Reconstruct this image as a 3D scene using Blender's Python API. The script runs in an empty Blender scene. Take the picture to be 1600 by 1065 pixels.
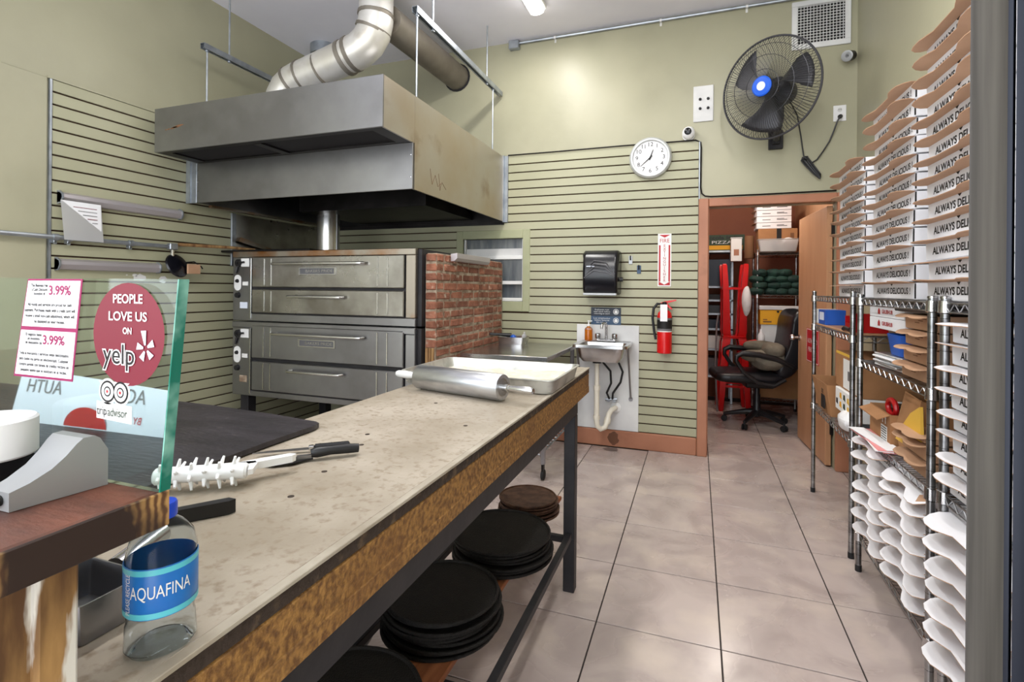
import bpy, bmesh, math, random
from mathutils import Vector, Matrix
rnd = random.Random(7)
C = bpy.context.scene.collection
PI = math.pi
R = math.radians
# ------------------------------------------------------------------ camera, world, exposure
FPX = 805.0
cam_d = bpy.data.cameras.new('camera')
cam = bpy.data.objects.new('camera', cam_d); C.objects.link(cam)
cam_d.sensor_width = 36.0
cam_d.lens = 36.0 * FPX / 1600.0
cam_d.shift_y = -(532.5 - 451.0) / 1600.0
cam_d.clip_start = 0.03
cam.matrix_world = (Matrix.Translation((0, 0, 1.33)) @ Matrix.Rotation(R(19.75), 4, 'Z')
                    @ Matrix.Rotation(R(90), 4, 'X') @ Matrix.Rotation(R(0.5), 4, 'Z'))
bpy.context.scene.camera = cam
world = bpy.data.worlds.new('daylight'); bpy.context.scene.world = world
world.use_nodes = True
world.node_tree.nodes['Background'].inputs[0].default_value = (0.93, 0.96, 1.0, 1)
world.node_tree.nodes['Background'].inputs[1].default_value = 3.3
vs = bpy.context.scene.view_settings
vs.view_transform = 'Standard'; vs.look = 'None'; vs.gamma = 1.0; vs.use_curve_mapping = False
vs.exposure = 0.54
LAMP_W = 17.0

# ------------------------------------------------------------------ materials
def lin(c):
    return tuple(((v / 255.0) / 12.92 if v / 255.0 <= 0.04045 else ((v / 255.0 + 0.055) / 1.055) ** 2.4) for v in c)
MATS = {}
def mat(name, c1, rough=0.6, metal=0.0, c2=None, scale=6.0, detail=4.0, lo=0.35, hi=0.65, bump=0.0, bscale=None,
        stretch=(1, 1, 1), rand=0.0, c3=None, scale3=2.0, lo3=0.55, hi3=0.7, emit=None, estr=0.0, trans=0.0, ior=1.45,
        alpha=1.0, rough2=None, coord='pos', spec=0.5, distort=0.0, kind='noise'):
    m = bpy.data.materials.new(name); m.use_nodes = True
    nt = m.node_tree; n = nt.nodes; l = nt.links
    b = n['Principled BSDF']
    b.inputs['Roughness'].default_value = rough; b.inputs['Metallic'].default_value = metal
    b.inputs['Specular IOR Level'].default_value = spec
    b.inputs['IOR'].default_value = ior
    b.inputs['Transmission Weight'].default_value = trans
    b.inputs['Alpha'].default_value = alpha
    col = lin(c1) + (1,)
    b.inputs['Base Color'].default_value = col
    vec = None
    def coords():
        nonlocal vec
        if vec is None:
            if coord == 'pos':
                g = n.new('ShaderNodeNewGeometry'); src = g.outputs['Position']
            else:
                g = n.new('ShaderNodeTexCoord'); src = g.outputs['Object']
            mp = n.new('ShaderNodeMapping'); mp.inputs['Scale'].default_value = stretch
            l.new(src, mp.inputs['Vector']); vec = mp.outputs['Vector']
        return vec
    out = None
    if c2 is not None:
        if kind == 'wave':
            t = n.new('ShaderNodeTexWave'); t.wave_type = 'BANDS'; t.bands_direction = 'Y'; t.inputs['Scale'].default_value = scale
            t.inputs['Distortion'].default_value = distort; t.inputs['Detail'].default_value = detail
            t.inputs['Detail Scale'].default_value = 1.5
        else:
            t = n.new('ShaderNodeTexNoise'); t.inputs['Scale'].default_value = scale; t.inputs['Detail'].default_value = detail
            t.inputs['Distortion'].default_value = distort
        l.new(coords(), t.inputs['Vector'])
        mr = n.new('ShaderNodeMapRange'); mr.inputs[1].default_value = lo; mr.inputs[2].default_value = hi
        l.new(t.outputs['Fac'], mr.inputs[0])
        mx = n.new('ShaderNodeMix'); mx.data_type = 'RGBA'
        mx.inputs[6].default_value = col; mx.inputs[7].default_value = lin(c2) + (1,)
        l.new(mr.outputs[0], mx.inputs[0]); out = mx.outputs[2]
        if rough2 is not None:
            m2 = n.new('ShaderNodeMapRange'); m2.inputs[3].default_value = rough; m2.inputs[4].default_value = rough2
            l.new(mr.outputs[0], m2.inputs[0]); l.new(m2.outputs[0], b.inputs['Roughness'])
    if c3 is not None:
        t = n.new('ShaderNodeTexNoise'); t.inputs['Scale'].default_value = scale3; t.inputs['Detail'].default_value = 5
        l.new(coords(), t.inputs['Vector'])
        mr = n.new('ShaderNodeMapRange'); mr.inputs[1].default_value = lo3; mr.inputs[2].default_value = hi3
        l.new(t.outputs['Fac'], mr.inputs[0])
        mx = n.new('ShaderNodeMix'); mx.data_type = 'RGBA'
        if out is not None: l.new(out, mx.inputs[6])
        else: mx.inputs[6].default_value = col
        mx.inputs[7].default_value = lin(c3) + (1,)
        l.new(mr.outputs[0], mx.inputs[0]); out = mx.outputs[2]
    if rand > 0:
        oi = n.new('ShaderNodeObjectInfo')
        hs = n.new('ShaderNodeHueSaturation')
        mr = n.new('ShaderNodeMapRange'); mr.inputs[3].default_value = 1 - rand; mr.inputs[4].default_value = 1 + rand
        l.new(oi.outputs['Random'], mr.inputs[0]); l.new(mr.outputs[0], hs.inputs['Value'])
        if out is not None: l.new(out, hs.inputs['Color'])
        else: hs.inputs['Color'].default_value = col
        out = hs.outputs['Color']
    if out is not None: l.new(out, b.inputs['Base Color'])
    if bump > 0:
        t = n.new('ShaderNodeTexNoise'); t.inputs['Scale'].default_value = bscale or scale * 3; t.inputs['Detail'].default_value = 4
        l.new(coords(), t.inputs['Vector'])
        bp = n.new('ShaderNodeBump'); bp.inputs['Strength'].default_value = bump; bp.inputs['Distance'].default_value = 0.01
        l.new(t.outputs['Fac'], bp.inputs['Height']); l.new(bp.outputs[0], b.inputs['Normal'])
    if emit is not None:
        b.inputs['Emission Color'].default_value = lin(emit) + (1,); b.inputs['Emission Strength'].default_value = estr
    MATS[name] = m
    return m
mat('olive', (167, 164, 139), 0.38, c2=(159, 156, 132), scale=1.6, bump=0.12, bscale=14, c3=(175, 171, 146), scale3=0.7)
mat('slat', (171, 169, 142), 0.42, c2=(163, 162, 135), scale=1.3, bump=0.03, bscale=20, rand=0.03)
mat('groove', (62, 44, 30), 0.9)
mat('windowgreen', (168, 170, 138), 0.5, c2=(158, 161, 128), scale=5)
mat('ceiling', (236, 235, 244), 0.7, c2=(226, 225, 235), scale=1.5, bump=0.1, bscale=8)
mat('tan', (176, 120, 92), 0.45, c2=(160, 106, 80), scale=3, bump=0.05, c3=(128, 84, 62), scale3=4, lo3=0.6, hi3=0.8)
mat('doortan', (188, 142, 106), 0.45, c2=(176, 130, 95), scale=2.5, stretch=(3, 3, 0.4))
mat('backroomwall', (150, 92, 66), 0.7, c2=(138, 82, 60), scale=2)
mat('tile', (190, 176, 170), 0.22, c2=(164, 150, 145), scale=2.6, detail=8, lo=0.35, hi=0.7, c3=(206, 192, 180), scale3=3.5, lo3=0.5,
    hi3=0.75, rand=0.035, rough2=0.32, distort=1.8)
mat('grout', (48, 42, 40), 0.9)
mat('steel', (168, 169, 174), 0.29, 1.0, c2=(128, 127, 128), scale=1.4, detail=6, bump=0.03, bscale=5, rough2=0.42)
mat('steelbright', (214, 214, 214), 0.22, 1.0, c2=(190, 190, 190), scale=3)
mat('steeldent', (190, 188, 184), 0.25, 1.0, c2=(140, 136, 128), scale=3.5, detail=6, bump=0.5, bscale=4, rough2=0.36)
mat('steelbrown', (184, 170, 150), 0.4, 1.0, c2=(192, 186, 178), scale=2.2, detail=6, bump=0.08, bscale=6, c3=(140, 112, 82), scale3=2.5, lo3=0.58, hi3=0.78)
mat('rustytop', (168, 160, 148), 0.4, 1.0, c2=(150, 98, 46), scale=3.2, detail=6, lo=0.46, hi=0.66)
mat('darksteel', (60, 58, 58), 0.45, 0.9, c2=(38, 36, 36), scale=3)
mat('filter', (30, 28, 30), 0.7, 0.3, bump=0.4, bscale=180)
mat('duct', (226, 224, 220), 0.38, 0.5, c2=(204, 200, 190), scale=5, bump=0.15, bscale=9, c3=(150, 130, 112), scale3=3.5, lo3=0.62, hi3=0.78)
mat('ductdull', (140, 134, 124), 0.55, 0.6, c2=(120, 112, 102), scale=4, bump=0.1)
mat('galv', (176, 182, 188), 0.4, 0.8, c2=(150, 156, 164), scale=12)
mat('chrome', (200, 200, 202), 0.18, 1.0)
mat('wire', (176, 178, 180), 0.28, 1.0, c2=(120, 120, 122), scale=20)
mat('brick', (156, 104, 82), 0.9, c2=(122, 76, 58), scale=14, detail=8, bump=0.6, bscale=60, rand=0.28, c3=(178, 160, 142), scale3=16, lo3=0.6, hi3=0.74)
mat('mortar', (178, 164, 144), 0.95, c2=(120, 100, 82), scale=16, bump=0.6, bscale=50)
mat('oldwood', (176, 140, 92), 0.8, c2=(110, 74, 44), scale=20, stretch=(1, 1, 0.12))
mat('laminate', (176, 166, 152), 0.42, c2=(152, 141, 125), scale=6, detail=12, bump=0.05, bscale=90, c3=(140, 126, 108), scale3=70, lo3=0.52, hi3=0.72)
mat('beamwood', (156, 114, 60), 0.65, c2=(104, 70, 34), scale=90, detail=9, lo=0.38, hi=0.62, bump=0.4, bscale=160, c3=(110, 72, 36), scale3=4, lo3=0.55, hi3=0.75)
mat('beamedge', (52, 40, 32), 0.75, c2=(96, 78, 58), scale=30, lo=0.55, hi=0.7, bump=0.5, bscale=80)
mat('edgewhite', (176, 168, 154), 0.5, c2=(150, 140, 124), scale=12)
mat('blackiron', (34, 34, 38), 0.5, 0.3, c2=(48, 46, 48), scale=8, bump=0.1)
mat('blackplastic', (24, 24, 27), 0.38)
mat('blackgloss', (18, 18, 24), 0.22)
mat('greyplastic', (92, 92, 96), 0.45)
mat('panblack', (30, 27, 25), 0.55, 0.4, c2=(20, 18, 17), scale=30, bump=0.5, bscale=260)
mat('panbrown', (104, 76, 60), 0.5, 0.5, c2=(66, 44, 34), scale=26, bump=0.4, bscale=200)
mat('plank', (172, 106, 68), 0.7, c2=(130, 76, 46), scale=10, stretch=(4, 0.6, 4))
mat('slabblack', (52, 48, 52), 0.42, c2=(36, 33, 36), scale=5, stretch=(1, 4, 1), detail=8, bump=0.25, bscale=26, c3=(98, 92, 92), scale3=22, lo3=0.66, hi3=0.76)
mat('timbertop', (112, 66, 50), 0.5, c2=(60, 38, 32), scale=7, stretch=(1, 3, 1), detail=8, bump=0.2, bscale=40, c3=(138, 124, 112), scale3=10, lo3=0.6, hi3=0.8)
mat('timberend', (178, 138, 86), 0.65, kind='wave', c2=(96, 64, 40), scale=40, distort=4.0, detail=2.5, lo=0.15, hi=0.9, c3=(44, 28, 22), scale3=8, lo3=0.44, hi3=0.52)
mat('postwood', (176, 136, 84), 0.75, c2=(96, 66, 40), scale=16, stretch=(2, 2, 0.4), detail=7, c3=(216, 212, 204), scale3=13, lo3=0.55, hi3=0.60)
mat('white', (232, 232, 230), 0.5)
mat('offwhite', (222, 222, 220), 0.55, c2=(204, 204, 204), scale=4)
mat('whiteplastic', (235, 235, 236), 0.35)
mat('pvc', (228, 222, 206), 0.4)
mat('boxwhite', (232, 232, 236), 0.6, rand=0.03)
mat('boxside', (206, 212, 226), 0.6)
mat('kraft', (184, 146, 116), 0.75, c2=(174, 136, 106), scale=8, rand=0.04)
mat('cardboard', (166, 120, 80), 0.8, c2=(154, 110, 72), scale=10)
mat('carddark', (118, 82, 54), 0.8)
mat('ink', (20, 18, 18), 0.6)
mat('inkgrey', (110, 108, 110), 0.6)
mat('red', (178, 24, 26), 0.28)
mat('redpaint', (206, 20, 22), 0.25)
mat('signred', (178, 20, 34), 0.5)
mat('yelpred', (112, 16, 38), 0.45)
mat('magenta', (140, 14, 80), 0.5)
mat('navy', (24, 34, 50), 0.4)
mat('navy2', (52, 78, 108), 0.4)
mat('blue', (30, 84, 176), 0.4)
mat('fanblue', (20, 88, 206), 0.35)
mat('labelblue', (40, 138, 214), 0.35, c2=(26, 104, 184), scale=9)
mat('labelteal', (90, 190, 205), 0.35)
mat('capblue', (24, 70, 200), 0.35)
mat('green', (26, 62, 52), 0.75, c2=(16, 42, 38), scale=14, bump=0.3, bscale=40)
mat('signgreen', (40, 60, 40), 0.6)
mat('yellow', (226, 164, 24), 0.6)
mat('yellowpaper', (222, 178, 70), 0.6)
mat('orange', (212, 120, 20), 0.3)
mat('soap', (220, 128, 30), 0.15, trans=0.6)
mat('leather', (26, 26, 30), 0.36, bump=0.15, bscale=30)
mat('coat', (120, 114, 100), 0.85, c2=(98, 92, 80), scale=9, bump=0.4, bscale=25)
mat('flour', (226, 218, 202), 0.9, c2=(208, 198, 180), scale=20, bump=0.9, bscale=26)
mat('pantin', (196, 196, 190), 0.4, 0.7, c2=(150, 150, 146), scale=14, lo=0.45, hi=0.7)
mat('aluminium', (204, 206, 210), 0.33, 0.95, c2=(180, 182, 188), scale=6, stretch=(1, 6, 6))
mat('silverpaint', (166, 168, 170), 0.4, 0.5)
mat('jamb', (112, 108, 106), 0.4, 0.6, c2=(82, 79, 78), scale=3, stretch=(14, 14, 0.5))
mat('jambblue', (14, 20, 34), 0.4, 0.4)
mat('glass', (228, 244, 238), 0.02, trans=1.0, ior=1.3)
mat('glassedge', (20, 110, 92), 0.15, c2=(150, 205, 190), scale=16, lo=0.5, hi=0.7)
mat('pane', (86, 92, 98), 0.2, c2=(120, 124, 126), scale=3, stretch=(6, 1, 1))
mat('clearplastic', (232, 236, 240), 0.12, trans=0.85, ior=1.2)
mat('petplastic', (240, 246, 250), 0.06, trans=1.0, ior=1.15)
mat('frosted', (226, 226, 226), 0.3, trans=0.6, ior=1.2)
mat('bagdark', (60, 60, 60), 0.3, c2=(30, 30, 30), scale=12, bump=0.8, bscale=14)
mat('bagwhite', (226, 226, 228), 0.45, bump=0.5, bscale=30)
mat('foil', (196, 198, 200), 0.28, 0.9, bump=0.8, bscale=30)
mat('pinkpaper', (228, 150, 150), 0.7)
mat('tube', (255, 255, 255), 0.5, emit=(255, 250, 240), estr=7.0)
mat('fanmetal', (66, 66, 70), 0.4, 0.5)
mat('rubber', (28, 28, 30), 0.7)
mat('clockface', (236, 236, 238), 0.5)
mat('rimgrey', (196, 198, 196), 0.35, 0.3)
mat('paperwhite', (238, 238, 240), 0.7)
mat('rail', (186, 180, 182), 0.4, 0.5)

# ------------------------------------------------------------------ mesh builder
def wmat(o):
    m = o.matrix_basis.copy()
    while o.parent is not None:
        o = o.parent; m = o.matrix_basis @ m
    return m
class M:
    def __init__(s): s.v = []; s.f = []; s.mi = []; s.cur = 0
    def add(s, vs, fs):
        o = len(s.v); s.v += [tuple(p) for p in vs]
        for f in fs: s.f.append([i + o for i in f]); s.mi.append(s.cur)
        return s
    def bx(s, x0, x1, y0, y1, z0, z1):
        return s.add([(x0, y0, z0), (x1, y0, z0), (x1, y1, z0), (x0, y1, z0), (x0, y0, z1), (x1, y0, z1), (x1, y1, z1), (x0, y1, z1)],
                     [(0, 3, 2, 1), (4, 5, 6, 7), (0, 1, 5, 4), (1, 2, 6, 5), (2, 3, 7, 6), (3, 0, 4, 7)])
    def rb(s, x0, x1, y0, y1, z0, z1, b=0.005):
        """box with chamfered edges"""
        b = min(b, (x1 - x0) * .49, (y1 - y0) * .49, (z1 - z0) * .49)
        X = (x0, x1); Y = (y0, y1); Z = (z0, z1); vs = []; idx = {}
        for i in (0, 1):
            for j in (0, 1):
                for k in (0, 1):
                    sx = b if i == 0 else -b; sy = b if j == 0 else -b; sz = b if k == 0 else -b
                    idx[i, j, k] = len(vs)
                    vs += [(X[i], Y[j] + sy, Z[k] + sz), (X[i] + sx, Y[j], Z[k] + sz), (X[i] + sx, Y[j] + sy, Z[k])]
        I = lambda i, j, k, a: idx[i, j, k] + a
        fs = []
        for i in (0, 1):
            fs.append([I(i, 0, 0, 0), I(i, 0, 1, 0), I(i, 1, 1, 0), I(i, 1, 0, 0)][::1 if i == 0 else -1])
            fs.append([I(0, i, 0, 1), I(1, i, 0, 1), I(1, i, 1, 1), I(0, i, 1, 1)][::1 if i == 0 else -1])
            fs.append([I(0, 0, i, 2), I(0, 1, i, 2), I(1, 1, i, 2), I(1, 0, i, 2)][::1 if i == 0 else -1])
        for a in (0, 1):
            for b2 in (0, 1):
                q = [I(a, b2, 0, 0), I(a, b2, 1, 0), I(a, b2, 1, 1), I(a, b2, 0, 1)]; fs.append(q if (a + b2) % 2 else q[::-1])
                q = [I(a, 0, b2, 0), I(a, 1, b2, 0), I(a, 1, b2, 2), I(a, 0, b2, 2)]; fs.append(q[::-1] if (a + b2) % 2 else q)
                q = [I(0, a, b2, 1), I(1, a, b2, 1), I(1, a, b2, 2), I(0, a, b2, 2)]; fs.append(q if (a + b2) % 2 else q[::-1])
        for i in (0, 1):
            for j in (0, 1):
                for k in (0, 1):
                    q = [I(i, j, k, 0), I(i, j, k, 1), I(i, j, k, 2)]; fs.append(q if (i + j + k) % 2 else q[::-1])
        return s.add(vs, fs)
    def ring(s, c, ax, r, n, up=None):
        ax = Vector(ax).normalized()
        u = Vector(up) if up is not None else (Vector((0, 0, 1)) if abs(ax.z) < 0.9 else Vector((1, 0, 0)))
        a = ax.cross(u).normalized(); b = ax.cross(a).normalized(); c = Vector(c)
        rx, ry = r if isinstance(r, tuple) else (r, r)
        return [tuple(c + a * (rx * math.cos(2 * PI * i / n)) + b * (ry * math.sin(2 * PI * i / n))) for i in range(n)]
    def cyl(s, p0, p1, r0, r1=None, n=14, caps=True):
        r1 = r0 if r1 is None else r1
        ax = Vector(p1) - Vector(p0)
        vs = s.ring(p0, ax, r0, n) + s.ring(p1, ax, r1, n)
        fs = [(i, i + n, (i + 1) % n + n, (i + 1) % n) for i in range(n)]
        if caps: fs += [list(range(n)), list(range(2 * n - 1, n - 1, -1))]
        return s.add(vs, fs)
    def tube(s, pts, r, n=8, caps=True, closed=False):
        P = [Vector(p) for p in pts]; k = len(P); vs = []; fs = []
        prev = None
        for i in range(k):
            if closed: t = (P[(i + 1) % k] - P[i - 1])
            else: t = (P[min(i + 1, k - 1)] - P[max(i - 1, 0)])
            t.normalize()
            if prev is None:
                u = Vector((0, 0, 1)) if abs(t.z) < 0.9 else Vector((1, 0, 0))
                a = t.cross(u).normalized()
            else:
                a = (prev - t * prev.dot(t)).normalized()
            prev = a; b = t.cross(a)
            rr = r[i] if isinstance(r, (list, tuple)) else r
            vs += [tuple(P[i] + a * (rr * math.cos(2 * PI * j / n)) + b * (rr * math.sin(2 * PI * j / n))) for j in range(n)]
        for i in range(k if closed else k - 1):
            o = i * n; o2 = ((i + 1) % k) * n
            fs += [(o + j, o + (j + 1) % n, o2 + (j + 1) % n, o2 + j) for j in range(n)]
        if caps and not closed: fs += [list(range(n - 1, -1, -1)), list(range((k - 1) * n, k * n))]
        return s.add(vs, fs)
    def lathe(s, prof, base=(0, 0, 0), ax=(0, 0, 1), n=24, caps=True):
        ax = Vector(ax).normalized(); b0 = Vector(base); vs = []; fs = []
        for r, h in prof: vs += s.ring(b0 + ax * h, ax, max(r, 1e-4), n)
        for i in range(len(prof) - 1):
            o = i * n
            fs += [(o + j, o + n + j, o + n + (j + 1) % n, o + (j + 1) % n) for j in range(n)]
        if caps: fs += [list(range(n)), list(range(len(prof) * n - 1, (len(prof) - 1) * n - 1, -1))]
        return s.add(vs, fs)
    def prism(s, poly, f0, f1, split=False):
        """poly: 2D points; f0, f1: functions mapping (a,b) -> 3D for the two ends"""
        n = len(poly); vs = [f0(*p) for p in poly] + [f1(*p) for p in poly]
        fs = [list(range(n))[::-1], list(range(n, 2 * n))] + [(i, (i + 1) % n, (i + 1) % n + n, i + n) for i in range(n)]
        return s.add(vs, fs)
    def blob(s, c, r, n=14, m=9, jit=0.0, seed=1, sq=1.0):
        rg = random.Random(seed); c = Vector(c); vs = []; fs = []
        for i in range(m + 1):
            th = PI * i / m
            for j in range(n):
                ph = 2 * PI * j / n
                k = 1 + (rg.random() - .5) * 2 * jit if 0 < i < m else 1
                e = lambda q: math.copysign(abs(q) ** sq, q)
                vs.append((c.x + r[0] * k * e(math.sin(th)) * e(math.cos(ph)), c.y + r[1] * k * e(math.sin(th)) * e(math.sin(ph)), c.z + r[2] * k * e(math.cos(th))))
        for i in range(m):
            o = i * n
            fs += [(o + j, o + n + j, o + n + (j + 1) % n, o + (j + 1) % n) for j in range(n)]
        return s.add(vs, fs)
    def mesh(s, name, mats, smooth=True):
        me = bpy.data.meshes.new(name); me.from_pydata(s.v, [], s.f)
        for m in (mats if isinstance(mats, (list, tuple)) else [mats]): me.materials.append(MATS[m])
        for p, i in zip(me.polygons, s.mi): p.material_index = i
        if len(s.f) > 3:
            bm = bmesh.new(); bm.from_mesh(me); bmesh.ops.recalc_face_normals(bm, faces=bm.faces); bm.to_mesh(me); bm.free()
        if smooth:
            me.polygons.foreach_set('use_smooth', [True] * len(me.polygons))
            me.set_sharp_from_angle(angle=R(35))
        me.update()
        return me
    def obj(s, name, mats, parent=None, smooth=True, sub=0, world=False):
        if parent is not None and world:
            inv = wmat(parent).inverted(); s.v = [tuple(inv @ Vector(p)) for p in s.v]
        loc = None
        if parent is None and s.v:
            xs = [p[0] for p in s.v]; ys = [p[1] for p in s.v]; z0 = min(p[2] for p in s.v)
            loc = ((min(xs) + max(xs)) / 2, (min(ys) + max(ys)) / 2, z0)
            s.v = [(p[0] - loc[0], p[1] - loc[1], p[2] - loc[2]) for p in s.v]
        o = bpy.data.objects.new(name, s.mesh(name, mats, smooth)); C.objects.link(o)
        if loc: o.location = loc
        if parent is not None: o.parent = parent
        if sub:
            md = o.modifiers.new('sub', 'SUBSURF'); md.levels = sub; md.render_levels = sub
        return o
def tag(o, label, cat, group=None):
    o['label'] = label; o['category'] = cat
    if group: o['group'] = group
    return o
def struct(o):
    o['kind'] = 'structure'; return o
def thing(name, label, cat, loc=(0, 0, 0), rotz=0.0, group=None):
    o = bpy.data.objects.new(name, None); C.objects.link(o); o.empty_display_size = 0.05
    o.location = loc; o.rotation_euler = (0, 0, rotz)
    return tag(o, label, cat, group)
def inst(name, me, parent=None, loc=(0, 0, 0), rot=(0, 0, 0)):
    o = bpy.data.objects.new(name, me); C.objects.link(o); o.location = loc; o.rotation_euler = rot
    if parent is not None: o.parent = parent
    return o
def copy_tree(o, parent=None):
    c = o.copy(); C.objects.link(c); c.parent = parent
    for ch in o.children: copy_tree(ch, c)
    return c
def frame(origin, right, up):
    r = Vector(right).normalized(); u = Vector(up).normalized(); n = r.cross(u)
    m = Matrix((r, u, n)).transposed().to_4x4(); m.translation = Vector(origin)
    return m
def text_mesh(body, size, matname, width=None, align='CENTER', bold=0.0, spacing=1.0, line=1.0):
    cu = bpy.data.curves.new('lettering', 'FONT'); cu.body = body; cu.size = size; cu.align_x = align; cu.align_y = 'CENTER'
    cu.offset = bold; cu.space_character = spacing; cu.space_line = line; cu.resolution_u = 3
    ob = bpy.data.objects.new('lettering', cu); C.objects.link(ob)
    dg = bpy.context.evaluated_depsgraph_get(); dg.update()
    me = bpy.data.meshes.new_from_object(ob.evaluated_get(dg))
    bpy.data.objects.remove(ob); bpy.data.curves.remove(cu)
    me.name = 'lettering'; me.materials.clear(); me.materials.append(MATS[matname])
    if width and len(me.vertices):
        xs = [v.co.x for v in me.vertices]; k = width / max(1e-6, max(xs) - min(xs))
        for v in me.vertices: v.co.x *= k
    return me
def text(body, size, matname, origin, right, up, parent, world=True, name='lettering', **k):
    me = text_mesh(body, size, matname, **k)
    o = bpy.data.objects.new(name, me); C.objects.link(o); o.parent = parent
    m = frame(origin, right, up)
    if parent is not None and world: m = wmat(parent).inverted() @ m
    o.matrix_basis = m
    return o
ORD = ['first', 'second', 'third', 'fourth', 'fifth', 'sixth', 'seventh', 'eighth', 'ninth', 'tenth', 'eleventh', 'twelfth', 'thirteenth', 'fourteenth']
def from_top(i, n):   # i counted from the bottom
    k = n - 1 - i
    return 'topmost' if k == 0 else ('bottom one' if i == 0 else ORD[k] + ' from the top')

# ------------------------------------------------------------------ room shell
YB, XL, XR, ZC = 4.43, -3.615, 1.10, 3.58
fl = struct(M().bx(XL - .1, 1.25, -1.6, 7.0, -0.08, -0.004).obj('floor', 'grout'))
T = 0.4645; ts = 0.459
tm = M().rb(-ts / 2, ts / 2, -ts / 2, ts / 2, -0.010, 0.0, 0.0012).mesh('tile', 'tile', False)
for i in range(-8, 3):
    for j in range(-8, 11):
        x = 0.095 + T * (i + .5); y = 2.063 + T * (j + .5)
        if x < XL - .1 or y > 6.9 or y < -1.5: continue
        if y > 4.5 and x < -0.5: continue
        t = inst('tile', tm, fl); t.location = (x - fl.location.x, y - fl.location.y, 0 - fl.location.z)
        t.rotation_euler.z = (PI / 2) * rnd.randint(0, 3)
ce = struct(M().bx(XL - .1, XR + .1, -1.6, YB + .1, ZC, ZC + .1).obj('ceiling', 'ceiling'))
wl = struct(M().bx(XL - .12, XL, -1.6, YB + .1, 0, ZC).obj('wall_left', 'olive'))
wr = struct(M().bx(XR, XR + .12, -1.6, YB, 0, ZC).obj('wall_right', 'olive'))
DX0, DX1, DZ = 0.083, 0.975, 2.0          # door opening
WX0, WX1, WZ0, WZ1 = -2.08, -1.485, 1.215, 1.79   # window opening
b = M()
b.bx(XL, WX0, YB, YB + .12, 0, ZC).bx(WX0, WX1, YB, YB + .12, 0, WZ0).bx(WX0, WX1, YB, YB + .12, WZ1, ZC)
b.bx(WX1, DX0, YB, YB + .12, 0, ZC).bx(DX0, DX1, YB, YB + .12, DZ, ZC).bx(DX1, XR + .12, YB, YB + .12, 0, ZC)
wb = struct(b.obj('wall_back', 'olive'))
def child(mb, name, m, par, **k): return mb.obj(name, m, par, world=True, **k)
PS = 0.0748
# back wall slats
child(M().bx(XL, 0.005, YB - .003, YB, 0.14, WZ0 - .09).bx(XL, WX0 - .06, YB - .003, YB, WZ0 - .09, WZ1 + .08)
      .bx(WX1 + .06, 0.005, YB - .003, YB, WZ0 - .09, WZ1 + .08).bx(XL, 0.005, YB - .003, YB, WZ1 + .08, 2.53), 'groove_backing', 'groove', wb)
def slat_mesh(L, ax):
    h = PS - 0.010
    return (M().rb(0, L, -.011, 0, 0, h, .002) if ax == 'x' else M().rb(0, .011, 0, L, 0, h, .002)).mesh('slat', 'slat', False)
s_full = slat_mesh(0.005 - XL, 'x'); s_l = slat_mesh(WX0 - .062 - XL, 'x'); s_r = slat_mesh(0.005 - WX1 - .062, 'x')
z = 2.53 - PS + .010
def put(me, x, y, z, par):
    o = inst('slat', me, par); o.location = (x - par.location.x, y - par.location.y, z - par.location.z)
while z > 0.13:
    if z + PS > WZ0 - .07 and z < WZ1 + .06:
        put(s_l, XL, YB - .003, z, wb); put(s_r, WX1 + .062, YB - .003, z, wb)
    else: put(s_full, XL, YB - .003, z, wb)
    z -= PS
# left wall slats and flat panel
child(M().bx(XL, XL + .003, 1.945, YB, 0.0, 2.545), 'groove_backing', 'groove', wl)
s_y = slat_mesh(YB - .014 - 1.95, 'y')
z = 2.545 - PS + .010
while z > 0.0:
    put(s_y, XL + .003, 1.95, z, wl); z -= PS
child(M().rb(XL, XL + .012, -1.6, 1.925, 0, 2.55, .003), 'wall_panel', 'olive', wl)
child(M().bx(XL, XL + .017, 1.934, 1.946, 0, 2.555), 'edge_strip', 'galv', wl)
child(M().bx(XL, XL + .02, 1.925, YB - .014, 2.547, 2.56), 'top_strip', 'olive', wl)
# paint chips on the left wall
for (y, z, r) in ((2.47, 1.385, .05), (2.43, 1.40, .02), (2.63, 1.385, .03), (2.63, 1.36, .025), (2.38, 1.40, .008)):
    mb = M(); n = 11; x = XL + .0145
    mb.add([(x, y + r * (.7 + .5 * rnd.random()) * math.cos(2 * PI * i / n), z + .45 * r * (.6 + .6 * rnd.random()) * math.sin(2 * PI * i / n)) for i in range(n)], [list(range(n))])
    child(mb, 'paint_chip', 'offwhite', wl)
# baseboard and door casing
struct(M().rb(-1.9, 0.006, YB - .03, YB, 0, 0.14, .006).obj('baseboard_back', 'tan'))
bb_ = bpy.data.objects['baseboard_back']
mat('stain', (104, 66, 44), 0.4)
mat('floorstain', (112, 102, 98), 0.3)
def stain(x, z, w, h, nm, m_, par, floor=False):
    n = 18; q = [(x + w * math.cos(2 * PI * i / n) * rnd.uniform(.7, 1.1), z + h * math.sin(2 * PI * i / n) * rnd.uniform(.75, 1.1)) for i in range(n)]
    mb = M(); mb.add([(a, c, .0006) if floor else (a, YB - .0305, c) for a, c in q], [list(range(n))]); child(mb, nm, m_, par)
stain(-.655, .075, .05, .058, 'stain', 'stain', bb_)
stain(-.66, YB - .11, .075, .06, 'stain', 'floorstain', fl, True)
struct(M().rb(0.008, DX0, YB - .035, YB + .02, 0, DZ + .065, .005).obj('trim_1', 'tan'))
struct(M().rb(DX0 + .001, DX1 - .001, YB - .034, YB + .02, DZ, DZ + .065, .005).obj('trim_2', 'tan'))
struct(M().rb(DX1, XR - .003, YB - .035, YB + .02, 0, DZ + .065, .005).obj('trim_3', 'tan'))
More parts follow.
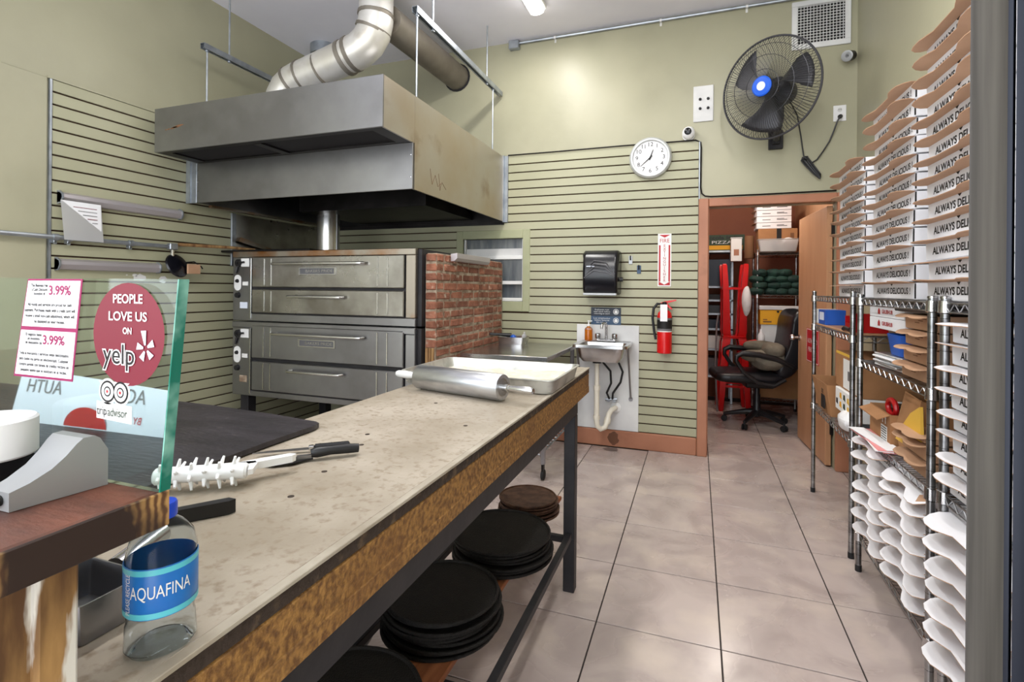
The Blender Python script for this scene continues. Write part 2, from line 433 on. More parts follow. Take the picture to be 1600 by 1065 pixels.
struct(M().bx(DX0 - .012, DX0 + .006, YB + .02, YB + .14, 0, DZ).obj('trim_4', 'tan'))
# open door swung into the back room
door = struct(thing('door_1', '', '', (0.965, YB + .06, 0))); del door['label']; del door['category']
door.rotation_euler.z = R(4.0)
dm = M().rb(-.04, 0, 0.0, .80, 0.012, 1.98, .004); dm.obj('door_leaf', 'doortan', door)
kn = M().lathe([(.028, 0), (.028, .006), (.012, .012), (.012, .04), (.024, .048), (.03, .06), (.026, .074), (.005, .08)], (-.04, .75, .915), (-1, 0, 0), 16)
kn.obj('door_knob', 'chrome', door)
sg = M().rb(-.043, -.04, .17, .52, .74, 1.02, .001).obj('door_sign', 'signred', door)
text('AUTHORIZED\nPERSONNEL', .055, 'white', (-.0436, .345, .88), (0, -1, 0), (0, 0, 1), door, world=False, width=.27, line=1.3)
mb = M()
for q in ((.18, .745, .51, .75), (.18, 1.01, .51, 1.015), (.18, .745, .184, 1.015), (.506, .745, .51, 1.015)): mb.bx(-.0437, -.043, q[0], q[2], q[1], q[3])
mb.obj('sign_border', 'white', door)
for z in (.25, 1.0, 1.75): M().bx(-.012, .02, -.02, .01, z, z + .1).obj('hinge', 'darksteel', door)

# back room shell
br = struct(M().bx(-.62, 1.2, 6.95, 7.05, 0, 2.75).obj('wall_backroom_rear', 'backroomwall'))
struct(M().bx(-.72, -.62, YB + .12, 7.05, 0, 2.75).obj('wall_backroom_left', 'backroomwall'))
struct(M().bx(1.10, 1.2, YB + .12, 6.95, 0, 2.75).obj('wall_backroom_right', 'doortan'))
struct(M().bx(-.62, 1.10, YB + .12, 6.95, 2.65, 2.75).obj('ceiling_backroom', 'backroomwall'))

# window in the back wall
w1 = struct(M().bx(WX0, WX1, YB + .05, YB + .056, WZ0, WZ1).obj('window_1', 'pane'))
mb = M()
mb.rb(WX0 - .066, WX0, YB - .02, YB + .03, WZ0 - .09, WZ1 + .078, .004)
mb.rb(WX1, WX1 + .068, YB - .02, YB + .03, WZ0 - .09, WZ1 + .078, .004)
mb.rb(WX0, WX1, YB - .02, YB + .03, WZ1, WZ1 + .078, .004)
mb.rb(WX0, WX1, YB - .02, YB + .03, WZ0 - .09, WZ0, .004)
child(mb, 'window_casing', 'windowgreen', w1)
for z in (1.60, 1.37, WZ0): child(M().rb(WX0, WX1, YB + .01, YB + .05, z, z + .032, .003), 'window_bar', 'white', w1)
for x in (WX0, WX1 - .016): child(M().rb(x, x + .016, YB + .012, YB + .05, WZ0, WZ1, .003), 'window_side', 'white', w1)
child(M().bx(WX0 + .02, WX1 - .02, YB + .03, YB + .048, 1.63, 1.70), 'blind', 'offwhite', w1)

# ------------------------------------------------------------------ ceiling lamps (one tube fixture in view, the others added for light)
def ceiling_lamp(x, y0, y1, label, power):
    t = thing('ceiling_lamp', label, 'lamp', (x, (y0 + y1) / 2, ZC), 0, 'ceiling tube lamps')
    child(M().rb(x - .075, x + .075, y0, y1, ZC - .03, ZC - .001, .004), 'housing', 'white', t)
    child(M().prism([(-.062, 0), (.062, 0), (.05, -.03), (.02, -.042), (-.02, -.042), (-.05, -.03)],
                    lambda a, c: (x + a, y0 + .01, ZC - .03 + c), lambda a, c: (x + a, y1 - .01, ZC - .03 + c)), 'diffuser', 'tube', t)
    la = bpy.data.lights.new('lamp_light', 'AREA'); la.shape = 'RECTANGLE'; la.size = .14; la.size_y = (y1 - y0); la.energy = power
    la.color = (1.0, .98, .95)
    lo = bpy.data.objects.new('lamp_light', la); C.objects.link(lo); lo.parent = t
    lo.location = (0, 0, -.08)
    return t
ceiling_lamp(-1.215, 2.72, 3.93, 'bright white tube lamp on the ceiling right of the metal duct', LAMP_W)
ceiling_lamp(-1.215, 0.35, 1.56, 'added unseen white tube lamp on the ceiling above the work table', LAMP_W)  # fixture out of view, added to raise the room's ambient light
ceiling_lamp(0.25, 1.6, 2.8, 'added unseen white tube lamp on the ceiling above the aisle', LAMP_W)  # another added fixture out of view, extra fill over the aisle
t = thing('ceiling_lamp', 'added unseen white round ceiling lamp lighting the storage room', 'lamp', (.3, 5.4, 2.65))  # no source seen here; lamp added to brighten the storage room
M().lathe([(.16, 0), (.16, -.02), (.14, -.05), (.05, -.07), (.001, -.072)], n=24).obj('shade', 'tube', t)
la = bpy.data.lights.new('lamp_light', 'POINT'); la.energy = 22; la.shadow_soft_size = .15; la.color = (1, .93, .84)
lo = bpy.data.objects.new('lamp_light', la); C.objects.link(lo); lo.parent = t; lo.location = (0, 0, -.2)

# ------------------------------------------------------------------ exhaust hood
HX0, HX1, HY0, HY1, HZB, HZM, HZT = -3.48, -1.668, 2.472, 2.80, 1.945, 2.235, 2.53
hood = thing('exhaust_hood', 'large stainless steel exhaust hood hanging over the deck ovens', 'range hood', ((HX0 + HX1) / 2, 3.4, HZB))
s = .012
child(M().rb(HX0, HX1, HY0, HY0 + s, HZM, HZT, .002), 'upper_front_panel', 'steel', hood)
child(M().rb(HX0 - .01, HX1, HY1, HY1 + s, HZB, HZM, .002), 'lower_front_panel', 'steel', hood)
child(M().prism([(HY0 + s, HZM), (HY1 + .02, HZM), (HY1 + .02, HZT), (HY0 + s, HZT)], lambda a, c: (HX1 - s, a, c), lambda a, c: (HX1, a, c)), 'front_end_panel', 'steelbrown', hood)
child(M().prism([(HY1 + .021, HZB), (YB - .016, HZB), (YB - .016, HZT), (HY1 + .021, HZT)], lambda a, c: (HX1 - s, a, c), lambda a, c: (HX1 + .001, a, c)), 'side_panel', 'steelbrown', hood)
child(M().bx(HX0 - .01, HX0 + .002, HY1 + s, YB - .016, HZB, HZT).bx(HX0, HX0 + s, HY0 + s, HY1, HZM, HZT), 'side_panel', 'steel', hood)
child(M().bx(HX0, HX1 - s, HY0 + s, YB - .016, HZT - .012, HZT - .002), 'top_panel', 'steel', hood)
child(M().bx(HX0 + .002, HX1 - s, YB - .03, YB - .016, HZB, HZT - .012), 'rear_panel', 'darksteel', hood)
child(M().bx(HX0 + .005, HX1 - s, HY1 + .02, YB - .03, HZM + .10, HZM + .11).bx(HX0 + .01, HX1 - s - .01, HY1 + .03, HY1 + .04, HZB + .01, HZM + .1), 'inner_lining', 'darksteel', hood)
child(M().prism([(3.5, HZB + .02), (4.36, HZB + .02), (4.36, HZB + .05), (3.55, HZM + .06), (3.5, HZM + .06)], lambda a, c: (HX0 + .3, a, c), lambda a, c: (HX1 - .3, a, c)), 'baffle', 'darksteel', hood)
for (x0, x1) in ((HX0 + .10, -2.66), (-2.60, HX1 - .10)): child(M().bx(x0, x1, HY0 + .05, HY1 - .03, HZM + .01, HZM + .018), 'intake_grille', 'filter', hood)
mb = M(); mb.bx(HX0 + s, HX1 - s, HY0 + s, HY0 + .05, HZM, HZM + .01).bx(HX0 + s, HX1 - s, HY1 - .03, HY1, HZM, HZM + .01)
mb.bx(HX0 + s, HX0 + .1, HY0 + .05, HY1 - .03, HZM, HZM + .01).bx(HX1 - .1, HX1 - s, HY0 + .05, HY1 - .03, HZM, HZM + .01).bx(-2.66, -2.60, HY0 + .05, HY1 - .03, HZM - .003, HZM + .01)
child(mb, 'intake_frame', 'darksteel', hood)
child(M().rb(HX0 - .12, HX0 - .011, HY1 - .004, HY1 + .01, HZB + .0, HZM + .03, .002).bx(HX0 - .075, HX0 - .065, HY1 - .012, HY1 - .004, HZB, HZM + .03), 'flashing', 'galv', hood)
child(M().rb(HX1 + .001, HX1 + .04, YB - .03, YB - .015, HZB - .01, HZT + .01, .002).bx(HX1 + .001, HX1 + .008, YB - .06, YB - .03, HZB - .01, HZT + .01), 'flashing', 'galv', hood)
child(M().bx(HX0 - .01, HX1 + .002, YB - .04, YB - .016, HZB - .03, HZB - .002), 'rear_rail', 'darksteel', hood)
child(M().bx(HX0 - .012, HX0 + .02, HY1 + .1, YB - .04, HZB - .02, HZB - .002), 'side_rail', 'rustytop', hood)
for (x, z) in ((HX0 + .0, 2.03), (HX0, 2.1), (HX0, 2.18), (HX1 - .012, 2.02), (HX1 - .012, 2.16)):
    child(M().lathe([(.006, 0), (.005, .004), (.001, .005)], (x, HY1, z), (0, -1, 0), 8), 'rivet', 'chrome', hood)
mk = M()
for (x, z, w, h) in ((-3.30, 2.385, .035, .006), (-3.26, 2.392, .05, .008), (-3.345, 2.38, .014, .004), (-3.37, 2.378, .008, .004)):
    n = 9; mk.add([(x + w * math.cos(2 * PI * i / n) * (.7 + .5 * rnd.random()), HY0 - .0006, z + h * math.sin(2 * PI * i / n) + .12 * w * math.cos(2 * PI * i / n)) for i in range(n)], [list(range(n))])
child(mk, 'scuff_mark', 'carddark', hood)
sx_ = HX1 + .0018
child(M().tube([(sx_, 3.02, 2.12), (sx_, 3.05, 2.02), (sx_, 3.09, 2.09), (sx_, 3.13, 2.02), (sx_, 3.19, 2.06), (sx_, 3.25, 2.02)], .0012, 4).tube([(sx_, 3.14, 2.11), (sx_, 3.16, 2.0), (sx_, 3.18, 2.05)], .0012, 4), 'scratch', 'carddark', hood)
# hangers
def strut(name, label, x, y0, y1, z, rods):
    t = thing(name, label, 'hanger', (x, (y0 + y1) / 2, z), 0, 'hood hangers')
    mb = M()
    mb.bx(x - .02, x + .02, y0, y1, z + .036, z + .04).bx(x - .02, x - .017, y0, y1, z, z + .036).bx(x + .017, x + .02, y0, y1, z, z + .036)
    mb.bx(x - .017, x - .009, y0, y1, z, z + .004).bx(x + .009, x + .017, y0, y1, z, z + .004)
    y = y0 + .03
    while y < y1 - .03: mb.bx(x - .012, x + .012, y, y + .02, z + .03, z + .036); y += .05
    child(mb, 'channel', 'galv', t)
    for (y, za, zb) in rods:
        child(M().cyl((x, y, za), (x, y, zb), .0065, n=8), 'threaded_rod', 'galv', t)
        child(M().cyl((x, y, z - .012), (x, y, z - .002), .013, n=6), 'nut', 'galv', t)
    return t
strut('hanger_channel', 'slotted steel hanger channel right of the duct, above the hood side', -1.71, 2.88, 4.405, 3.09, [(2.91, HZT, 3.14), (3.12, 3.09, ZC), (4.08, 3.09, ZC), (4.22, HZT, 3.13)])
strut('hanger_channel', 'dark steel hanger channel left of the duct, beside the left wall', -3.40, 2.76, 4.3, 3.06, [(2.80, HZT, 3.11), (2.99, 3.06, ZC), (4.1, HZT, ZC)])
# ducts
def arc(c, a0, a1, r, n, f): return [f(c[0] + r * math.cos(a0 + (a1 - a0) * i / n), c[1] + r * math.sin(a0 + (a1 - a0) * i / n)) for i in range(n + 1)]
yd = 3.2
dk = thing('exhaust_duct', 'pale metal exhaust duct bending from the hood up to the ceiling', 'duct', (-2.97, yd, HZT))
rD = .125
path = [(-3.09, yd, HZT - .01), (-3.09, yd, 2.74), (-3.075, yd, 2.82), (-3.035, yd, 2.885), (-2.97, yd, 2.925), (-2.89, yd, 2.95)]
child(M().tube(path, rD, 20), 'lower_elbow', 'duct', dk)
child(M().tube([(-2.89, yd, 2.95), (-2.42, yd, 3.065)], rD - .003, 20), 'slanted_pipe', 'duct', dk)
child(M().tube([(-2.44, yd, 3.06), (-2.36, yd, 3.085), (-2.29, yd, 3.13), (-2.245, yd, 3.19), (-2.225, yd, 3.27), (-2.22, yd, 3.32)], rD + .001, 20), 'upper_elbow', 'duct', dk)
child(M().tube([(-2.22, yd, 3.32), (-2.22, yd, ZC)], rD - .003, 20), 'vertical_pipe', 'duct', dk)
for (p, q) in (((-2.99, yd, 2.915), (-2.97, yd, 2.925)), ((-2.88, yd, 2.953), (-2.865, yd, 2.957)), ((-2.70, yd, 2.98), (-2.69, yd, 2.983)), ((-2.50, yd, 3.04), (-2.47, yd, 3.049)), ((-2.44, yd, 3.06), (-2.41, yd, 3.068)), ((-2.225, yd, 3.30), (-2.222, yd, 3.325)), ((-2.25, yd, 3.20), (-2.242, yd, 3.22))):
    child(M().cyl(p, q, rD + .006, n=20), 'seam_band', 'ductdull', dk)
d2 = thing('flue_pipe', 'dull grey horizontal flue pipe running into the back wall', 'duct', (-2.18, 3.9, 3.24))
child(M().cyl((-2.19, yd + .10, 3.32), (-2.16, YB + .0, 3.33), .115, n=20), 'pipe', 'ductdull', d2)
child(M().lathe([(.118, 0), (.132, 0), (.132, .008), (.118, .008)], (-2.16, YB - .009, 3.33), (0, 1, 0), 20, False), 'wall_collar', 'blackiron', d2)
cc = tag(M().lathe([(.12, 0), (.12, -.09), (.105, -.09), (.105, -.005)], (-3.30, 3.93, ZC - .001), (0, 0, 1), 20).obj('vent_collar', 'galv'), 'short galvanised vent collar on the ceiling behind the duct', 'vent')
# oven flue
fp = thing('oven_flue', 'shiny vertical steel flue rising from the oven into the hood', 'flue', (-2.93, 3.6, 1.6))
child(M().cyl((-3.04, 3.7, 1.603), (-3.04, 3.7, 2.3), .095, n=24), 'pipe', 'steelbright', fp)
child(M().bx(-2.95, -2.942, 3.69, 3.71, 1.603, 2.3), 'seam', 'steel', fp)
# splash panel on the left wall
sp = thing('splash_panel', 'stained stainless splash panel on the wall behind the ovens', 'panel', (XL + .02, 3.8, 1.62))
child(M().rb(XL + .0145, XL + .02, 3.20, YB - .02, 1.50, 1.925, .001), 'sheet', 'steeldent', sp)
child(M().rb(XL + .014, XL + .03, 3.19, 3.235, 1.50, 1.93, .002), 'corner_strip', 'galv', sp)
tag(M().prism([(3.22, 1.70), (3.24, 1.735), (3.72, 1.63), (3.72, 1.607)], lambda a, c: (XL + .035, a, c), lambda a, c: (XL + .075, a, c)).obj('rusty_strip', 'rustytop'), 'rusty orange metal strip leaning on the splash panel above the oven', 'metal strip')

# ------------------------------------------------------------------ deck ovens
OX0, OX1, OY, OY1 = -3.41, -1.785, 3.05, 4.15
def oven(label, z0, z1, dz, rusty, group):
    """dz: (door1 top, door1 bottom, door2 top, door2 bottom) fractions"""
    t = thing('deck_oven', label, 'oven', ((OX0 + OX1) / 2, (OY + OY1) / 2, z0), 0, group)
    H = z1 - z0; Z = lambda f: z0 + f * H
    px = OX0 + .185
    child(M().bx(OX0 + .01, OX1 + .03, OY + .03, OY1, z0 + .004, z1 - .006), 'body', 'blackiron', t)
    child(M().rb(OX0, px, OY, OY + .03, z0 + .002, z1 - .045, .004), 'control_panel', 'steel', t)
    child(M().rb(px - .004, px + .010, OY - .012, OY + .02, z0 + .02, z1 - .05, .003), 'edge_trim', 'steelbright', t)
    child(M().rb(OX0, OX1, OY - .006, OY + .03, z1 - .045, z1, .004), 'top_rail', 'rustytop' if rusty else 'steel', t)
    child(M().rb(px, OX1, OY - .004, OY + .03, z0 + .002, Z(dz[3]) - .008, .004), 'bottom_rail', 'steel', t)
    child(M().rb(OX1 - .075, OX1, OY - .004, OY + .03, Z(dz[3]) - .006, z1 - .046, .004), 'side_rail', 'rustytop' if rusty else 'steel', t)
    child(M().bx(px + .01, OX1 - .075, OY + .012, OY + .03, Z(dz[3]) - .008, z1 - .045), 'door_recess', 'blackiron', t)
    X0, X1 = px + .02, OX1 - .085
    for k, (a, c) in enumerate(((dz[0], dz[1]), (dz[2], dz[3]))):
        za, zb = Z(c), Z(a)
        d = child(M().rb(X0, X1, OY - .014, OY + .010, za, zb, .005), 'oven_door', 'steeldent' if rusty else 'steel', t)
        W = X1 - X0
        for f in (.085, .135, .84, .90):
            child(M().rb(X0 + W * f, X0 + W * f + .012, OY - .018, OY - .013, za + .012, zb - .012, .002), 'rib', 'steelbright', d).parent = d
        fa, fb = ((.17, .77) if k == 0 else (.28, .64))
        hz = zb - (.055 if k == 0 else .05)
        xa, xb = X0 + W * fa, X0 + W * fb
        h = M().tube([(xa + .02, OY - .012, hz), (xa, OY - .035, hz), (xa + .012, OY - .058, hz), (xa + .05, OY - .065, hz), (xb - .05, OY - .065, hz), (xb - .012, OY - .058, hz), (xb, OY - .035, hz), (xb - .02, OY - .012, hz)], .011, 10)
        ho = h.obj('handle', 'steelbright', t, world=True); ho.parent = t
        if k == 0:
            xm = X0 + W * .46; zz = (za + zb) / 2 + (.005 if rusty else .01)
            child(M().rb(xm - .165, xm + .165, OY - .02, OY - .013, zz - .03, zz + .03, .002), 'nameplate', 'steelbright', t)
            child(M().bx(xm - .15, xm + .15, OY - .0212, OY - .0195, zz - .02, zz + .02), 'nameplate_band', 'greyplastic', t)
            text("BAKERS PRIDE", .03, 'steelbright', (xm + .02, OY - .0216, zz), (1, 0, 0), (0, 0, 1), t, width=.24)
    # control panel bits
    child(M().rb(OX0 + .085, px - .018, OY - .006, OY, Z(.78), Z(.90), .002), 'dial_plate', 'offwhite', t)
    child(M().lathe([(.03, 0), (.028, .02), (.012, .022), (.012, .034)], (OX0 + .065, OY, Z(.835)), (0, -1, 0), 16).tube([(OX0 + .065, OY - .02, Z(.835)), (OX0 + .13, OY - .02, Z(.845))], .008, 6), 'dial', 'blackplastic', t)
    child(M().tube([(OX0 + .05, OY - .008, Z(.78)), (OX0 + .04, OY - .01, Z(.69))], [.012, .006], 6), 'pointer', 'blackplastic', t)
    child(M().lathe([(.035, 0), (.035, .003), (.001, .0035)], (OX0 + .05, OY, Z(.60)), (0, -1, 0), 16).rb(OX0 + .015, OX0 + .085, OY - .003, OY, Z(.50), Z(.60), .001).lathe([(.035, 0), (.035, .003), (.001, .0035)], (OX0 + .05, OY, Z(.50)), (0, -1, 0), 16), 'gauge_plate', 'offwhite', t)
    child(M().lathe([(.016, 0), (.012, .014), (.002, .016)], (OX0 + .05, OY - .003, Z(.575)), (0, -1, 0), 10), 'gauge_knob', 'blackplastic', t)
    child(M().rb(OX0 + .10, px - .03, OY - .004, OY, Z(.51), Z(.565), .001), 'label_plate', 'offwhite', t)
    child(M().lathe([(.024, 0), (.02, .018), (.006, .02)], (OX0 + .055, OY, Z(.37)), (0, -1, 0), 14), 'dial', 'blackplastic', t)
    child(M().rb(OX0 + .075, px - .035, OY - .003, OY, Z(.18), Z(.27), .001), 'label_plate', 'boxside' if rusty else 'mortar', t)
    return t
oven('upper stainless steel deck oven with dented doors and rusty rim', 1.065, 1.60, (.915, .49, .455, .125), True, 'stacked deck ovens')
lo_ = oven('lower stainless steel deck oven standing on black legs', .49, 1.06, (.955, .52, .475, .09), False, 'stacked deck ovens')
for x in (OX0 + .06, OX1 - .06):
    for y in (OY + .1, OY1 - .1): child(M().rb(x - .04, x + .04, y - .04, y + .04, 0, .49, .004), 'leg', 'blackiron', lo_)
tag(M().rb(-3.60, -2.72, 3.10, 3.55, 1.602, 1.618, .004).obj('baking_tray', 'darksteel'), 'flat dark metal tray lying on top of the upper oven', 'tray')

# ------------------------------------------------------------------ brick wall beside the ovens
BX0, BX1, BY0, BY1, BZ = -1.75, -1.668, 3.12, 4.39, 1.575
bw = struct(M().bx(BX0, BX1 - .002, BY0 + .004, BY1, 0, BZ - .02).obj('wall_brick', 'mortar'))
BP = .0655
vars_ = []
for k in range(6):
    rg = random.Random(k); 
    def brick_mesh(L, Wd, seed):
        rg = random.Random(seed); mb = M(); mb.rb(0, Wd, -L / 2, L / 2, -.0255, .0255, .007)
        mb.v = [(p[0] + rg.uniform(-.003, .003), p[1] + rg.uniform(-.004, .004), p[2] + rg.uniform(-.0025, .0025)) for p in mb.v]
        return mb.mesh('brick', 'brick', False)
    vars_.append((brick_mesh(.195, .02, k), brick_mesh(.095, .02, k + 50), brick_mesh(.08, .02, k + 80)))
n_c = int(BZ / BP)
for c in range(n_c):
    z = BZ - BP * (c + .55)
    y = BY0 + .012
    first = True
    while y < BY1 - .02:
        big = not (first and c % 2) and rnd.random() > .12
        L = .195 if big else .095
        if y + L > BY1 + .01:
            if y + .095 > BY1 + .02: break
            big = False; L = .095
        o = inst('brick', vars_[rnd.randint(0, 5)][0 if big else 1], bw, rot=(rnd.uniform(-.012, .012), rnd.uniform(-.02, .02), rnd.uniform(-.012, .012)))
        o.location = (BX1 - .0175 + rnd.uniform(-.0025, .003) - bw.location.x, y + L / 2 - bw.location.y, z + rnd.uniform(-.002, .002))
        y += L + rnd.uniform(.009, .014); first = False
    if z > .93:      # front face
        o = inst('brick', vars_[rnd.randint(0, 5)][2], bw, rot=(0, rnd.uniform(-.02, .02), -PI / 2))
        o.location = ((BX0 + BX1) / 2 - bw.location.x, BY0 + .0175 - bw.location.y, z)
for i, (a, w) in enumerate(((BX0 + .004, .022), (BX0 + .03, .016), (BX0 + .05, .02))):
    child(M().rb(a, a + w, BY0 - .006, BY0 + .01, .0, .92, .002), 'wooden_strip', 'oldwood', bw)
child(M().rb(BX0, BX1 - .005, BY0 + .02, BY1 - .02, BZ - .02, BZ - .005, .004), 'mortar_cap', 'mortar', bw)
tag(M().prism([(0, 0), (.05, .006), (.05, -.03), (.03, -.05), (0, -.052)], lambda a, c: (BX1 + .014 + a, 3.31, 1.575 + c), lambda a, c: (BX1 + .014 + a, 3.93, 1.575 + c)).obj('metal_channel', 'rail'), 'pale metal channel fixed near the top of the brick wall', 'metal strip')

# ------------------------------------------------------------------ work table
TX0, TX1, TY0, TY1, TZ = -1.06, -.49, .305, 2.49, .95
tb = thing('work_table', 'long worktable with speckled beige top, weathered wooden edge beam and black steel frame', 'table', ((TX0 + TX1) / 2, 1.4, 0))
child(M().rb(TX0, TX1 - .0122, TY0, TY1, TZ - .028, TZ, .002), 'table_top', 'laminate', tb)
child(M().rb(TX1 - .012, TX1 + .003, TY0, TY1, TZ - .005, TZ + .0015, .001), 'edge_strip', 'edgewhite', tb)
child(M().rb(TX1 - .0115, TX1 - .0005, TY0, TY1 - .004, TZ - .028, TZ - .0055, .002), 'dark_edge', 'beamedge', tb)
child(M().rb(TX1 - .042, TX1 - .001, TY0, TY1 - .006, TZ - .115, TZ - .0285, .003), 'edge_beam', 'beamwood', tb)
child(M().rb(TX1 - .0405, TX1 + .0008, TY0, TY1 - .007, TZ - .119, TZ - .088, .002), 'edge_batten', 'beamwood', tb)
child(M().rb(TX0 + .02, TX0 + .06, TY0, TY1 - .01, TZ - .115, TZ - .03, .003), 'rear_beam', 'beamwood', tb)
fx0, fx1, fy1 = TX0 + .05, TX1 - .006, 2.265
mb = M(); mb.rb(fx1 - .05, fx1, TY0 + .02, fy1, TZ - .175, TZ - .12, .003).rb(fx0, fx0 + .05, TY0 + .02, fy1, TZ - .175, TZ - .116, .003)
mb.rb(fx0 + .05, fx1 - .05, fy1 - .05, fy1, TZ - .175, TZ - .12, .003)
child(mb, 'frame_rail', 'blackiron', tb)
for (x, y) in ((fx1 - .05, fy1 - .05), (fx0, fy1 - .05), (fx1 - .05, TY0 + .03), (fx0, TY0 + .03)):
    child(M().rb(x, x + .05, y, y + .05, 0, TZ - .176, .003), 'leg', 'blackiron', tb)
child(M().rb(fx1 - .035, fx1 - .01, TY0 + .08, fy1 - .051, .235, .262, .002), 'stretcher', 'blackiron', tb)
child(M().rb(fx0 + .01, fx0 + .035, TY0 + .08, fy1 - .051, .205, .232, .002), 'stretcher', 'blackiron', tb)
for y in (fy1 - .035, 1.28, .8): child(M().rb(fx0 + .036, fx1 - .036, y - .0, y + .025, .205, .232, .002), 'cross_bar', 'blackiron', tb)
for (x, y) in ((-.81, 1.52), (-.76, 1.05), (-.80, 1.13), (-.72, .87), (-.69, .745), (-.60, 1.30)):
    child(M().lathe([(.006, 0), (.006, .0006), (.001, .0008)], (x, y, TZ), (0, 0, 1), 12), 'screw_hole', 'beamedge', tb)
for (x0, x1) in ((-.86, -.655),):
    tag(M().rb(x0, x1, TY0 + .15, 2.62, .2325, .252, .003).obj('shelf_plank', 'plank'), 'orange-brown plank shelf under the worktable carrying pizza screens', 'plank')
# pizza screens and pans under the table
def disc_mesh(r, h, matn, dots=True):
    mb = M().lathe([(r * .93, 0), (r, .003), (r, h * .6), (r * .985, h * .75), (r * .96, h * .75), (r * .94, h * .35), (.001, h * .35)], n=40)
    return mb.mesh('pizza_screen', matn)
meshes = {}
def stack(n, cx, cy, z0, r, pitch, matn, kind, where, jit, group):
    for i in range(n):
        rr = r * (1 + rnd.uniform(-.02, .02)) if i < n - 1 else r
        key = (matn, round(rr, 2))
        if key not in meshes: meshes[key] = disc_mesh(round(rr, 2), .014, matn)
        o = inst('pizza_screen', meshes[key], None, (cx + rnd.uniform(-jit, jit), cy + rnd.uniform(-jit, jit), z0 + i * pitch), (0, 0, rnd.uniform(0, 6)))
        tag(o, f'{kind}, {from_top(i, n)} in the stack {where}', 'pizza pan', group)
stack(6, -.765, 2.395, .253, .145, .0125, 'panbrown', 'small brown pizza screen', 'past the table leg', .006, 'small brown screens')
stack(8, -.735, 1.955, .253, .195, .0125, 'panblack', 'black pizza screen', 'beside the table leg', .011, 'black screens by the leg')
stack(9, -.765, 1.50, .253, .185, .0125, 'panblack', 'black pizza screen', 'mid plank shelf', .013, 'black screens mid shelf')
stack(7, -.80, 1.04, .253, .19, .0125, 'panblack', 'black pizza screen', 'nearest the camera', .01, 'black screens near camera')
# bin bag behind the table
mb = M(); mb.blob((-1.21, 1.47, .245), (.175, .21, .245), 22, 14, .07, 5, .85)
bag = tag(mb.obj('bin_bag', 'bagdark', sub=1), 'crumpled dark plastic bin bag on the floor behind the worktable', 'bag')

# flour pan
FX0, FX1, FY0, FY1 = -1.10, -.475, 1.765, 2.20
fz = TZ + .0035
pan = thing('flour_pan', 'shallow metal sheet pan full of flour at the end of the worktable', 'pan', ((FX0 + FX1) / 2, (FY0 + FY1) / 2, fz))
def rrect(x0, x1, y0, y1, r, n=5):
    pts = []
    for (cx, cy, a) in ((x1 - r, y1 - r, 0), (x0 + r, y1 - r, PI / 2), (x0 + r, y0 + r, PI), (x1 - r, y0 + r, 1.5 * PI)):
        pts += [(cx + r * math.cos(a + PI / 2 * i / n), cy + r * math.sin(a + PI / 2 * i / n)) for i in range(n + 1)]
    return pts
def shell(loops, close_bottom=True, close_last=False):
    """loops: list of (pts2d, z)"""
    mb = M(); n = len(loops[0][0]); vs = []; fs = []
    for pts, z in loops: vs += [(p[0], p[1], z) for p in pts]
    for i in range(len(loops) - 1):
        fs += [(i * n + j, i * n + (j + 1) % n, (i + 1) * n + (j + 1) % n, (i + 1) * n + j) for j in range(n)]
    if close_bottom: fs.append(list(range(n))[::-1])
    if close_last: fs.append(list(range((len(loops) - 1) * n, len(loops) * n)))
    mb.add(vs, fs); return mb
h = .052
g = lambda i, r=.03: rrect(FX0 + i, FX1 - i, FY0 + i, FY1 - i, r)
child(shell([(g(.014), fz), (g(.003), fz + h - .006), (g(-.004), fz + h - .003), (g(-.004), fz + h), (g(.006), fz + h), (g(.018), fz + .004)], True, True), 'pan_body', 'pantin', pan)
nx, ny = 44, 30
mb = M(); vs = []
for j in range(ny + 1):
    for i in range(nx + 1):
        u, v = i / nx, j / ny
        x = FX0 + .016 + u * (FX1 - FX0 - .032); y = FY0 + .016 + v * (FY1 - FY0 - .032)
        e = min(u, 1 - u, v, 1 - v)
        hh = .016 + .012 * math.sin(3.1 * u + 1) * math.cos(4 * v) + .010 * (1 - u) + rnd.uniform(-.003, .003)
        if e < .06: hh = max(.007, hh * e / .06)
        vs.append((x, y, fz + .002 + hh))
fs = [(j * (nx + 1) + i, j * (nx + 1) + i + 1, (j + 1) * (nx + 1) + i + 1, (j + 1) * (nx + 1) + i) for j in range(ny) for i in range(nx)]
mb.add(vs, fs)
fo = mb.obj('flour', 'flour', pan, world=True); fo['kind'] = 'stuff'
# rolling pin
rp = thing('rolling_pin', 'thick polished aluminium rolling pin lying in front of the flour pan', 'rolling pin', (-.80, 1.70, TZ))
rp.location = (-.795, 1.665, TZ); rp.rotation_euler.z = R(-13)
rr = .045
M().lathe([(.03, -.188), (.043, -.188), (rr, -.184), (rr, .184), (.043, .188), (.03, .188)], (0, 0, rr + .003), (1, 0, 0), 28).obj('barrel', 'aluminium', rp)
for sx in (-1, 1):
    M().lathe([(.031, 0), (.030, -.004), (.012, -.005)], (sx * .188, 0, rr + .003), (sx, 0, 0), 20).obj('bearing', 'mortar', rp)
    M().lathe([(.011, -.01), (.011, .012), (.014, .014), (.014, .022), (.011, .024), (.013, .05), (.0145, .08), (.013, .11), (.010, .118), (.001, .12)], (sx * .188, 0, rr + .003), (sx, 0, 0), 16).obj('handle', 'steelbright' if sx > 0 else 'offwhite', rp)
